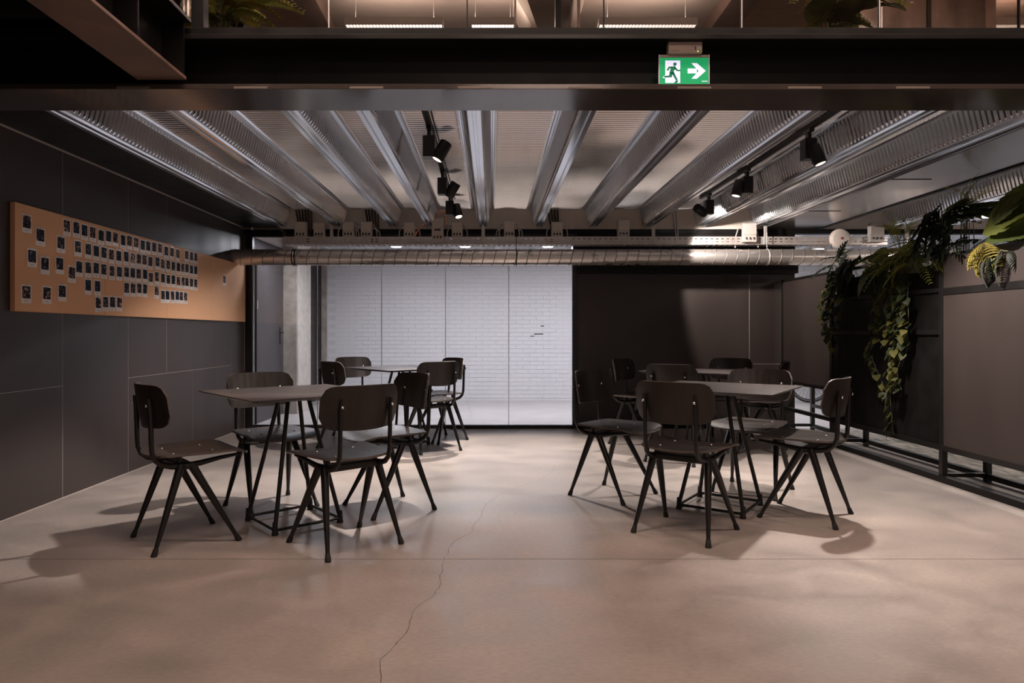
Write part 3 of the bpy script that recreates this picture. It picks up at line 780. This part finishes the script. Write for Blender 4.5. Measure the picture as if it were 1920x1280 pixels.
# cable tray
ct = thing('cable_tray', 'perforated zinc cable tray hanging above the spiral duct', 'cable tray', ((530-922)*YT/F,YT,2.045))
TL = 6.6; sp = .058; ns = int(TL/sp)
side = MB(); zh = .082
side.box(0,TL,-.0015,0,0,.022).box(0,TL,-.0015,0,.034,.050).box(0,TL,-.0015,0,.062,zh)
for k in range(ns):
    side.box(k*sp,k*sp+.030,-.0015,0,.022,.034); side.box(k*sp,k*sp+.030,-.0015,0,.050,.062)
side.build('front_flange', M['tray'], ct)
bt = MB()
for k in range(ns): bt.box(k*sp,k*sp+.03,0,.20,0,.0015)
bt.box(0,TL,0,.012,-.006,.0).box(0,TL,.09,.11,0,.0015).box(0,TL,.198,.20,0,zh); bt.build('perforated_base', M['tray'], ct)
sx = (530-922)*YT/F
for px in (622,906,1225,1435,1700):
    x = (px-922)*YT/F-sx
    MB().box(x-.018,x+.018,-.008,-.002,.0,.20).build('hanger_strap', M['strap'], ct, .002)
# junction boxes
JB = [(562,418,22,28,0),(597,418,20,26,0),(652,418,21,28,0),(686,418,21,28,0),(767,418,21,27,0),(821,420,22,40,1),(857,418,20,27,0),(955,418,20,30,0),(1045,419,21,28,0),(1170,420,22,32,0),(1403,419,25,30,1),(1640,418,27,32,1)]
for i,(px,py,wd,hg,lt) in enumerate(JB):
    p = at(px,445,YT-.012); W2 = wd*YT/F/2; H = hg*YT/F
    z0 = 2.128 if not lt else 2.06
    lb = 'junction box on the cable tray, %s from the left%s' % (ORD[i], ', pale with an orange cable' if i == 5 else (', beside the round alarm bell' if i == 11 else ''))
    t = thing('junction_box', lb, 'junction box', (p.x,YT-.004,z0), 0, 'junction boxes along the cable tray')
    mt = M['box_light'] if lt else M['box_grey']
    hh = H if not lt else H+.03
    y0, y1 = (.008,.075) if not lt else (-.06,-.004)
    MB().box(-W2,W2,y0,y1,0,hh).build('body', mt, t, .004)
    MB().box(-W2*.94,W2*.94,y0-.008,y0,hh*.38,hh*.97).build('cover', mt, t, .003)
    MB().box(-W2*.9,W2*.9,y0-.002,y0,-.072 if not lt else -.02,-.004).build('mounting_plate', mt, t) if not lt else None
    for k in (-1,0,1):
        MB().lathe([(.0085,0),(.0085,.018),(.006,.024)], 8, (k*W2*.55,y0-.002,hh*.24), (0,-.25,-1)).build('cable_gland', M['dark_plastic'], t)
    if not lt or i == 10:
        for s in (-1,1):
            if i in (0,1,9): continue
            n_ = 2 if i in (7,3) else 1
            for q in range(n_):
                r = .05+.03*q
                MB().tube([(s*W2,.03,hh*(.78-.2*q)),(s*(W2+r*.5),.03,hh*(.75-.2*q)),(s*(W2+r),.03,hh*.35),(s*(W2+r*1.08),.035,0.0),(s*(W2+r*1.05),.04,-.05)], .007, 6).build('cable', M['cable_grey'], t)
    if i == 5:
        MB().tube([(-.02,-.03,hh),(-.01,-.03,hh+.05),(.03,-.03,hh+.085),(.075,-.02,hh+.07),(.085,0,hh+.02),(.08,.03,hh-.06)], .0075, 6).build('cable', M['cable_orange'], t)
        MB().tube([(-W2,-.03,hh*.85),(-W2-.08,-.02,hh*.8),(-W2-.15,0,hh*.55),(-W2-.19,-.01,hh*.25)], .0075, 6).build('cable', M['cable_orange'], t)
        MB().box(-W2*.5,W2*.5,y0-.0105,y0-.008,hh*.46,hh*.54).build('switch_slot', M['dark_plastic'], t)
# conduit bundles dropping down the cream wall
for (px, n_, lb) in ((572,6,'bundle of brown cables rising behind the leftmost junction boxes'),(700,5,'bundle of brown cables rising left of the third rib'),(1040,4,'bundle of brown cables right of the centre, behind a junction box'),(1268,2,'pair of thin cables between the ribs at the right')):
    x0 = (px-922)*7.66/F
    t = thing('cable_bundle', lb, 'cables', (x0,7.66,2.06), 0, 'cable bundles on the back wall')
    for k in range(n_):
        x = (k-(n_-1)/2)*.027
        MB().tube([(x*.7,-.03,0),(x*.85,-.02,.12),(x,.012,.20),(x*1.3-.02,.015,.40)], .010 if n_ > 2 else .008, 8).build('cable', M['cable_brown'] if n_ > 2 else M['cable_grey'], t)
cp = thing('conduit_pipe', 'thin horizontal conduit from the left wall to the cable tray', 'pipe', (XL,7.5,2.225))
MB().tube([(0,0,0),(.45,0,-.002),(.50,-.01,-.03),(.53,-.02,-.09)], .011, 8).build('pipe', M['cable_brown'], cp)
MB().lathe([(.016,-.01),(.016,.01)], 10, (.16,0,0), (1,0,0)).build('clip', M['strap'], cp)
# alarm bell
p = at(1580,446,7.33)
ab = thing('alarm_bell', 'round white alarm bell with a red centre on the cable tray', 'alarm bell', (p.x,7.41,p.z))
MB().lathe([(.107,0),(.107,-.035),(.100,-.052),(.085,-.060),(.02,-.064)], 36, (0,0,0), (0,1,0)).build('dome', M['white_plastic'], ab)
MB().lathe([(.014,-.063),(.014,-.068),(.009,-.071)], 16, (0,0,0), (0,1,0)).build('centre_button', M['red'], ab)
MB().box(-.05,.05,0,.036,-.05,.05).build('bracket', M['strap'], ab)
MB().tube([(-.09,-.02,-.03),(-.095,-.03,-.10),(-.06,-.04,-.15),(-.01,-.035,-.155),(.02,-.02,-.11)], .0035, 6).build('wire', M['dark_plastic'], ab)

# ================================================================== EXIT SIGN
ES = thing('exit_sign', 'lit green running man exit sign with an arrow under the girder', 'exit sign', (.93,3.30,2.255))
k = 3.30/F
MB().box(-.082,.082,-.022,.022,.160,.217).build('housing', M['sign_box'], ES, .003)
MB().box(-.082,.082,-.0225,-.0215,.2015,.2025).build('lid_seam', M['shim'], ES)
MB().box(-.0105,-.009,-.0227,-.0215,.203,.217).build('lid_seam', M['shim'], ES)
MB().box(.052,.078,-.0235,-.022,.175,.192).build('label', M['box_light'], ES)
MB().box(.046,.051,-.0235,-.022,.176,.192).build('vent_slot', M['dark_plastic'], ES)
MB().lathe([(.0025,0),(.002,.002)], 10, (.060,-.0235,.169), (0,-1,0)).build('status_light', emit('status_led', (.75,.9,.2), 2.0), ES)
MB().box(-.12,.12,-.006,.006,.146,.160).build('clamp_bar', M['sign_box'], ES, .002)
pl = MB().box(-.118,.116,-.0035,.0035,.0,.146).build('sign_plate', M['sign_green'], ES)
MB().box(-.124,-.119,-.005,.005,.0,.161).build('acrylic_edge', M['acrylic'], ES)
MB().box(.117,.122,-.005,.005,.0,.161).build('acrylic_edge', M['acrylic'], ES)
def sp_(u, v):     # sign pixel of the 1920x1222 study crop -> local x,z
    return ((1180+u/8.727-922)*k-.93, CAMH-(60+v/8.727-625)*k-2.255)
def flat(name, pts, mt, y, th=.0008):
    o2 = [sp_(*q) for q in pts]
    area2 = sum(o2[i][0]*o2[(i+1)%len(o2)][1]-o2[(i+1)%len(o2)][0]*o2[i][1] for i in range(len(o2)))
    if area2 < 0: o2 = o2[::-1]
    return MB().prism(o2, lambda q,s: Vector((q[0], y+(th if s == 0 else 0), q[1]))).build(name, mt, pl)
flat('door_field', [(585,472),(828,472),(828,838),(585,838)], M['sign_white'], -.0046)
for tri in ([(950,603),(1100,603),(1100,682),(950,682)], [(1012,515),(1100,515),(1246,642),(1130,642)], [(1130,642),(1246,642),(1100,770),(1012,770)]):
    flat('arrow', tri, M['sign_white'], -.0046)
RY = -.0056
cc = [(741+28*math.cos(2*PI*q/20), 533+28*math.sin(2*PI*q/20)) for q in range(20)]
flat('running_man', cc, M['sign_pict'], RY)
for pg in ([(690,570),(745,565),(757,600),(722,640),(725,690),(690,700),(655,672),(668,610)],       # trunk
           [(640,572),(700,570),(690,600),(655,600),(632,640),(605,630)],                              # rear arm
           [(735,570),(760,590),(790,625),(832,623),(832,645),(775,645),(728,605)],                    # front arm
           [(655,660),(705,672),(690,745),(565,750),(555,730),(600,722),(648,718)],                    # rear leg
           [(690,680),(722,655),(787,790),(757,798)]):                                                # front leg
    flat('running_man', pg, M['sign_pict'], RY)
flat('running_man', [(725,838),(760,800),(800,800),(775,838)], M['sign_pict'], RY)
flat('shoe_outline', [(540,758),(560,722),(585,716),(562,740),(585,750),(585,762)], M['sign_white'], -.0052)
for q in range(7):
    a = 1182+q*14; flat('maker_mark', [(a,803+2*(q%2)),(a+9,803),(a+9,818),(a,818)], M['sign_white'], -.0046)
for q in range(6):
    x, z = sp_(660+q*22, 345); MB().box(x,x+.004,-.0228,-.0219,z,z+.003+.002*(q%2)).build('maker_mark', M['shim'], ES)

# ================================================================== PLANTER SCREEN
XP, XQ = 3.24, 3.60
ps = thing('planter_screen', 'black steel screen with dark boards and planting along its top', 'partition', (XP,4.9,0))
def pbox(name, x0,x1,y0,y1,z0,z1, m='black_satin', bev=.002): return MB().box(x0,x1,y0,y1,z0,z1).build(name, M[m], ps, bev, 1, True)
PY = [1.75,3.34,4.93,6.53,7.62]
for i,y in enumerate(PY):
    pbox('post', XP,XP+.04,y-.02,y+.02,0,1.665); pbox('post', XQ-.04,XQ,y-.02,y+.02,0,1.30)
    pbox('cross_bar', XP+.04,XQ-.04,y-.016,y+.016,.035,.065)
pbox('base_rail', XP-.015,XP+.045,PY[0]+.02,PY[-1]-.02,0,.045,'black_steel')
pbox('base_rail', XQ-.04,XQ,PY[0]+.02,PY[-1]-.02,.02,.06)
for a,b in zip(PY,PY[1:]):
    pbox('floor_grille', XP+.05,XP+.17,a+.03,b-.03,.002,.012,'panel_grey')
    pbox('rail', XP+.002,XP+.038,a+.02,b-.02,.225,.265)
    if b <= 5.0: pbox('rail', XP+.002,XP+.038,a+.02,b-.02,1.345,1.395)
pbox('rail', XP+.002,XP+.038,6.55,7.60,.52,.555)
pbox('rail', XQ-.038,XQ-.002,6.55,7.60,.52,.555)
pbox('rail', XQ-.038,XQ-.002,PY[0],7.60,.25,.285)
pbox('rail', XP+.002,XP+.038,4.95,6.51,1.06,1.095); pbox('rail', XP+.002,XP+.038,4.95,6.51,1.37,1.40)
for a,b in zip(PY[:2],PY[1:3]):
    pbox('board', XP+.008,XP+.03,a+.02,b-.02,.265,1.345,'panel',0); pbox('board', XP+.008,XP+.03,a+.02,b-.02,1.395,1.62,'panel',0)
    pbox('top_rail', XP+.002,XP+.038,a+.02,b-.02,1.62,1.64)
pbox('board', XP+.02,XP+.036,4.95,6.51,.265,1.06,'black_steel',0)  # both middle boards blackened in place of shade on this unlit section
pbox('board', XP+.02,XP+.036,4.95,6.51,1.095,1.37,'black_steel',0)
pbox('board', XP+.006,XP+.03,6.55,7.60,.555,1.64,'panel',0)
pbox('top_rail', XP,XP+.04,6.55,7.60,1.64,1.665); pbox('top_rail', XP,XP+.04,4.95,6.51,1.64,1.665)
tr = MB(); tr.box(XP+.045,XQ,PY[0],6.5,1.36,1.372).box(XP+.045,XP+.06,PY[0],6.5,1.372,1.58).box(XQ-.015,XQ,PY[0],6.5,1.372,1.58); tr.build('planter_trough', M['black_steel'], ps, 0, 1, True)
MB().box(XP+.06,XQ-.015,PY[0]+.02,6.48,1.372,1.53).build('soil', M['soil'], ps, 0, 1, True)

# ---- leaves
def leaf_heart(L=.06, W=.05, mt='pothos'):
    m = MB(); out = [(-.05,.12),(-.02,.30),(.08,.44),(.22,.50),(.38,.48),(.54,.39),(.70,.27),(.86,.13),(1,0)]
    vs = []
    for (t,w_) in out:
        z = -.10*t*t*L
        vs += [(t*L, w_*W, z+.22*w_*W), (t*L, 0, z), (t*L, -w_*W, z+.22*w_*W)]
    fs = []
    for i in range(len(out)-1):
        a = i*3; b_ = a+3; fs += [(a,a+1,b_+1,b_),(a+1,a+2,b_+2,b_+1)]
    m.add(vs, fs, True); return m.mesh('leaf', M[mt])
def leaf_broad(L=.34, W=.20, mt='broad_leaf', droop=.35):
    m = MB(); nu, nv = 26, 8; vs = []
    for i in range(nu+1):
        t = i/nu; w_ = W/2*math.sin(PI*min(1,t**.75))**.8 if 0 < t < 1 else 0
        for j in range(nv+1):
            s = 2*j/nv-1
            pleat = .010*math.sin((t-abs(s)*.18)*2*PI*9)*abs(s)**.5*(1-abs(s)*.3)
            vs.append((t*L - .05*abs(s)*w_, s*w_, -droop*L*t*t + .25*abs(s)*w_ + pleat*(w_/(W/2))))
    fs = [(i*(nv+1)+j,(i+1)*(nv+1)+j,(i+1)*(nv+1)+j+1,i*(nv+1)+j+1) for i in range(nu) for j in range(nv)]
    m.add(vs, fs, True); return m.mesh('leaf', M[mt])
def leaf_lobed(L=.26, W=.20, n=7, mt='dark_leaf', droop=.5, thin=1.0):
    m = MB()
    def mid(t): return Vector((t*L, 0, -droop*L*t*t))
    for i in range(10):
        a, b_ = mid(i/10), mid((i+1)/10); w_ = .018*thin*(1-i/11)
        m.add([a+Vector((0,w_,0)), a+Vector((0,-w_,0)), b_+Vector((0,-w_*.9,0)), b_+Vector((0,w_*.9,0))], [(0,1,2,3)], True)
    for k in range(n):
        t = .10+.82*k/(n-1); p = mid(t); ln = W/2*math.sin(PI*(.18+.72*t))**.6*1.05
        for s in (-1,1):
            ang = math.radians(62-42*t); d_ = Vector((math.cos(ang), s*math.sin(ang), -.1)); nrm = Vector((-s*d_.y, s*d_.x, 0))*s
            hw = .016*thin*(1-.4*t); pts = []
            for q,wq in ((0,.7),(.35,1.15),(.75,.9),(1,.05)):
                c_ = p + d_*ln*q + Vector((0,0,-.25*ln*q*q)); pts += [c_+nrm*hw*wq, c_-nrm*hw*wq]
            m.add(pts, [(0,1,3,2),(2,3,5,4),(4,5,7,6)], True)
    return m.mesh('leaf', M[mt])
def frond(L=.30, n=16, w=.06, mt='fern', droop=.6, hw=.005):
    m = MB()
    def mid(t): return Vector((t*L, 0, .12*L*math.sin(PI*t) - droop*L*t*t))
    m.tube([mid(i/8) for i in range(9)], [.0022*(1-i/10) for i in range(9)], 4)
    for k in range(n):
        t = .12+.86*k/(n-1); p = mid(t); ln = w*math.sin(PI*(.12+.80*t))**.7
        for s in (-1,1):
            d_ = Vector((.45, s*.9, -.15)).normalized(); e = Vector((d_.y*-s, d_.x*s, 0))*s
            m.add([p+e*hw*.5, p-e*hw*.5, p+d_*ln*.6-e*hw, p+d_*ln-Vector((0,0,ln*.25)), p+d_*ln*.6+e*hw], [(0,1,2,4),(2,3,4)], True)
    return m.mesh('frond', M[mt])
LH = [leaf_heart(.062,.056), leaf_heart(.052,.045), leaf_heart(.072,.060)]
LB = [leaf_broad(), leaf_broad(.26,.15)]
LL = [leaf_lobed(), leaf_lobed(.20,.17,6)]
FR = [frond(), frond(.22,14,.05)]
WISP = frond(.24,22,.035,'fern',.3,.0022)
PALM = [frond(.17,11,.10,'yellow_leaf',.6,.0045), frond(.14,10,.085,'yellow_leaf',.7,.0045)]
PALMD = frond(.18,15,.06,'dark_leaf',.9,.006)
def put_leaf(me, parent, pos, yaw, pitch, roll=0, sc_=1.0, name=None):
    o = link(name or me.name.split('.')[0], me, parent, pos); o.scale = (sc_,)*3
    o.rotation_euler = (Matrix.Rotation(yaw,3,'Z') @ Matrix.Rotation(pitch,3,'Y') @ Matrix.Rotation(roll,3,'X')).to_euler()
    return o
def pothos(label, strands, seed, dens=1.0):
    random.seed(seed)
    p0 = atx(*strands[0][0], XP-.03)
    base = Vector((XP+.18, p0.y, 1.53))
    t = thing('trailing_plant', label, 'plant', base, 0, 'trailing plants on the planter screen')
    nl = 0
    for st in strands:
        P_ = [atx(px,py,XP-.02-.05*random.random()-(.0 if k == 0 else .02)) for k,(px,py) in enumerate(st)]
        root = Vector((XP+.14, P_[0].y+random.uniform(-.05,.05), 1.54))
        path = [root, Vector((XP+.06, P_[0].y, max(1.70, P_[0].z+.05)))] + P_
        fine_ = []
        for a, b_ in zip(path, path[1:]):
            n_ = max(2, int((b_-a).length/.028/dens))
            n_ = max(2, int((b_-a).length/(.030/dens)))
            for q in range(n_): fine_.append(a.lerp(b_, q/n_)+Vector((random.uniform(-.006,.006),random.uniform(-.008,.008),0)))
        fine_.append(path[-1])
        MB().tube([q-base for q in fine_], .0025, 5).build('stem', M['stem'], t)
        for q in fine_[3:]:
            if nl > 290: break
            yaw = PI + random.uniform(-1.3,1.3); pit = random.uniform(.5,1.25)
            put_leaf(random.choice(LH), t, q-base+Vector((random.uniform(-.035,.0),random.uniform(-.03,.03),random.uniform(-.01,.02))), yaw, pit, random.uniform(-.5,.5), random.uniform(.75,1.15)); nl += 1
    return t
pothos('long trailing pothos hanging almost to the floor on the planter screen',
  [[(1680,500),(1690,560),(1695,640),(1668,720),(1672,790),(1676,815)], [(1660,510),(1652,580),(1640,640),(1630,660),(1650,710),(1668,745)], [(1700,520),(1704,590),(1700,660)], [(1672,520),(1672,600),(1676,680),(1690,730)],
   [(1690,500),(1680,570),(1662,650)], [(1650,530),(1648,600),(1645,640)], [(1665,505),(1664,560),(1690,600),(1696,650)], [(1700,500),(1690,560),(1682,620),(1686,680),(1676,740)], [(1640,520),(1642,570),(1650,620)], [(1682,520),(1684,580),(1690,625)], [(1668,530),(1668,570),(1660,615)], [(1656,520),(1660,560),(1672,600)]], 3, 1.0)
pothos('short trailing pothos at the far end of the planter screen',
  [[(1562,540),(1550,590),(1556,640),(1562,655)], [(1575,545),(1568,600),(1560,630)], [(1552,540),(1542,570),(1545,600)], [(1580,560),(1575,600),(1568,620)], [(1560,560),(1548,620)]], 5, 1.05)
def bush(name, label, px, py, X, items, seed, cat='plant', grp=None, base=None):
    """items: (mesh list, count, yaw range, pitch range, scale range, spread)"""
    random.seed(seed)
    c_ = atx(px,py,X); b_ = Vector(base) if base else Vector((X, c_.y, 1.53))
    t = thing(name, label, cat, b_, 0, grp)
    for (mes, n_, y0,y1, p0,p1, s0,s1, sd) in items:
        for q in range(n_):
            p = c_ + Vector((random.uniform(-sd[0],sd[0]), random.uniform(-sd[1],sd[1]), random.uniform(-sd[2],sd[2])))
            yw = random.uniform(y0,y1); put_leaf(random.choice(mes), t, p-b_, yw, random.uniform(p0,p1), -math.sin(yw)*random.uniform(.5,1.1)+random.uniform(-.2,.2), random.uniform(s0,s1))
            a = Vector((random.uniform(-.03,.03), random.uniform(-.05,.05), 0)); e = p-b_
            MB().tube([a, a.lerp(e,.5)+Vector((0,0,.04)), e], [.004,.003,.002], 5).build('stem', M['stem'], t)
    return t
bush('philodendron', 'dark bushy philodendron at the far end of the planter screen', 1590,500, XP+.04, [(LL,17, 1.6,4.7, .1,1.1, .8,1.15, (.05,.28,.10))], 1)
bush('small_philodendron', 'small dark philodendron standing up against the duct', 1578,482, XP+.16, [(LL[1:],5, 0,6.2, -1.1,-.2, .7,.9, (.03,.05,.02))], 21)
bush('ribbed_leaf_plant', 'green plant with broad ribbed leaves above the long pothos', 1668,492, XP+.06, [(LB,9, 1.2,4.6, -.3,.8, .75,1.05, (.05,.16,.07))], 2)
bush('bright_fern', 'light green feathery fern beside the black post', 1715,478, XP-.03, [(FR,26, 1.2,5.0, -.7,.7, .7,1.05, (.04,.17,.07))], 4)
bush('wispy_fern', 'wispy fern in front of the cable tray', 1690,455, XP+.18, [([WISP],12, 0,6.2, -1.3,-.3, .9,1.3, (.04,.10,.03))], 6)
bush('drooping_philodendron', 'tall dark drooping philodendron right of the alarm bell', 1765,410, XP+.05, [(LL,12, 1.8,4.2, .3,1.2, 1.0,1.35, (.05,.13,.10)),(LL,3, 0,6, -.6,.2, .9,1.2, (.04,.08,.05))], 8)
bush('fan_philodendron', 'green lobed leaf spreading to the upper right of the planting', 1800,392, XP+.12, [([leaf_lobed(.24,.24,7,'broad_leaf',.3,1.3)],3, 3.6,5.6, -.3,.3, 1.0,1.15, (.03,.05,.02))], 9)
bush('asparagus_fern', 'thin feathery sprig at the top of the planting', 1815,400, XP+.2, [([WISP],7, 0,6.2, -1.5,-.9, .9,1.2, (.03,.06,.02))], 10)
t_ = thing('large_leaf_plant', 'plant with very large ribbed leaves at the right edge', 'plant', (XP+.14,4.3,1.53))
BIG = leaf_broad(.50,.32,'broad_leaf',.12)
for (px,py,yw,pt,rl,k_) in ((1848,425,-1.50,-.22,1.05,1.0),(1856,442,-1.42,-.02,.75,.82),(1862,420,-1.2,-.75,.9,.8),(1885,430,-1.35,-.5,.6,.9)):
    p = atx(px,py,XP+.0)-Vector((XP+.14,4.3,1.53))
    put_leaf(BIG, t_, p, yw, pt, rl, k_)
    MB().tube([(0,0,0), p*.5+Vector((0,0,.05)), p], [.007,.006,.004], 6).build('stem', M['stem'], t_)
bush('yellow_palm', 'yellow green palm fronds hanging over the screen at the right', 1845,458, XP-.02, [(PALM,6, 1.6,4.6, .2,.9, .9,1.2, (.02,.08,.015))], 13)
bush('dark_palm', 'dark palm fronds hanging below the yellow ones', 1868,475, XP-.02, [([PALMD],5, 2.2,5.0, .7,1.3, .8,1.0, (.02,.10,.02))], 14)
bush('low_philodendron', 'low dark foliage filling the planter trough at the right', 1800,450, XP+.14, [(LL,16, 0,6.2, -.3,.8, .7,1.0, (.08,.55,.03))], 15)
bush('low_fern', 'low dark fern filling the middle of the planter trough', 1655,480, XP+.14, [(FR,16, 0,6.2, -.3,.8, .8,1.0, (.08,.45,.03))], 16)
# upper storey planting
bush('balcony_fern', 'bright fern behind the balcony glass at the upper left', 430,60, -1.62, [([frond(.26,18,.06,'yellow_leaf',.5),frond(.30,18,.07,'fern',.5)],22, 0,6.2, -1.3,.1, .8,1.15, (.10,.12,.10))], 17, base=(-1.62,4.22,2.56)) if False else None
def balcony(label, px, Y, seed, meshes, n_, sx_):
    random.seed(seed); x = (px-922)*Y/F
    t = thing('balcony_plant', label, 'plant', (x,Y,2.55), 0, 'plants behind the balcony glass')
    MB().lathe([(.09,0),(.13,.02),(.15,.22),(.14,.22),(.13,.18)], 18, (0,0,0)).build('pot', M['black_satin'], t)
    for q in range(n_):
        e = Vector((random.uniform(-sx_,sx_), random.uniform(-.10,.10), random.uniform(.28,.55)))
        put_leaf(random.choice(meshes), t, e, random.uniform(0,6.28), random.uniform(-1.0,.3), 0, random.uniform(.8,1.2))
        MB().tube([(0,0,.18), e*.55, e], [.004,.003,.002], 5).build('stem', M['stem'], t)
YF_ = [frond(.26,18,.06,'yellow_leaf',.5,.008), frond(.30,18,.07,'fern',.5,.009)]
balcony('bright fern behind the balcony glass at the upper left', 412, 3.95, 17, YF_, 38, .12)
balcony('leafy plant behind the balcony glass at the upper right', 1560, 3.95, 18, YF_+LB, 28, .12)

# ================================================================== BICYCLE BEHIND THE SCREEN
bk = thing('bicycle', 'black bicycle wheel glimpsed through the screen by the far wall', 'bicycle', (4.92,10.55,0))
def wheel(x):
    ty = MB(); ty.tube([(x+.325*math.sin(2*PI*q/40),0,.34+.325*math.cos(2*PI*q/40)) for q in range(41)], .016, 8, False); wo = ty.build('wheel', M['tyre'], bk)
    MB().tube([(x+.295*math.sin(2*PI*q/40),0,.34+.295*math.cos(2*PI*q/40)) for q in range(41)], .009, 6, False).build('rim', M['tyre'], wo)
    sp2 = MB()
    for q in range(28):
        a = 2*PI*q/28; sp2.tube([(x+.02*math.sin(a+.5),.02*(-1)**q,.34+.02*math.cos(a+.5)),(x+.295*math.sin(a),0,.34+.295*math.cos(a))], .0016, 4)
    sp2.build('spokes', M['tyre'], wo); MB().lathe([(.022,-.04),(.022,.04)], 12, (x,0,.34), (0,1,0)).build('hub', M['strap'], wo)
wheel(0); wheel(1.02)
frm = MB()
for a,b_ in (((0,.05,.34),(.12,.03,.85)),((0,-.05,.34),(.12,-.03,.85)),((.12,0,.80),(.60,0,.30)),((.14,0,.86),(.72,0,.82)),((.60,0,.30),(.74,0,.90)),((.60,.04,.30),(1.02,.06,.34)),((.74,.03,.80),(1.02,.06,.34))):
    frm.tube([a,b_], .016, 8)
frm.build('frame', M['tyre'], bk)
MB().tube([(.14,0,.83),(.16,0,1.0)], .014, 8).tube([(.10,-.28,1.02),(.16,-.1,1.0),(.16,.1,1.0),(.10,.28,1.02)], .012, 8).build('handlebar', M['tyre'], bk)
MB().tube([(.66,0,.93),(.76,0,.94),(.90,0,.95)], [.02,.05,.07], 10, flat=1).build('saddle', M['tyre'], bk)
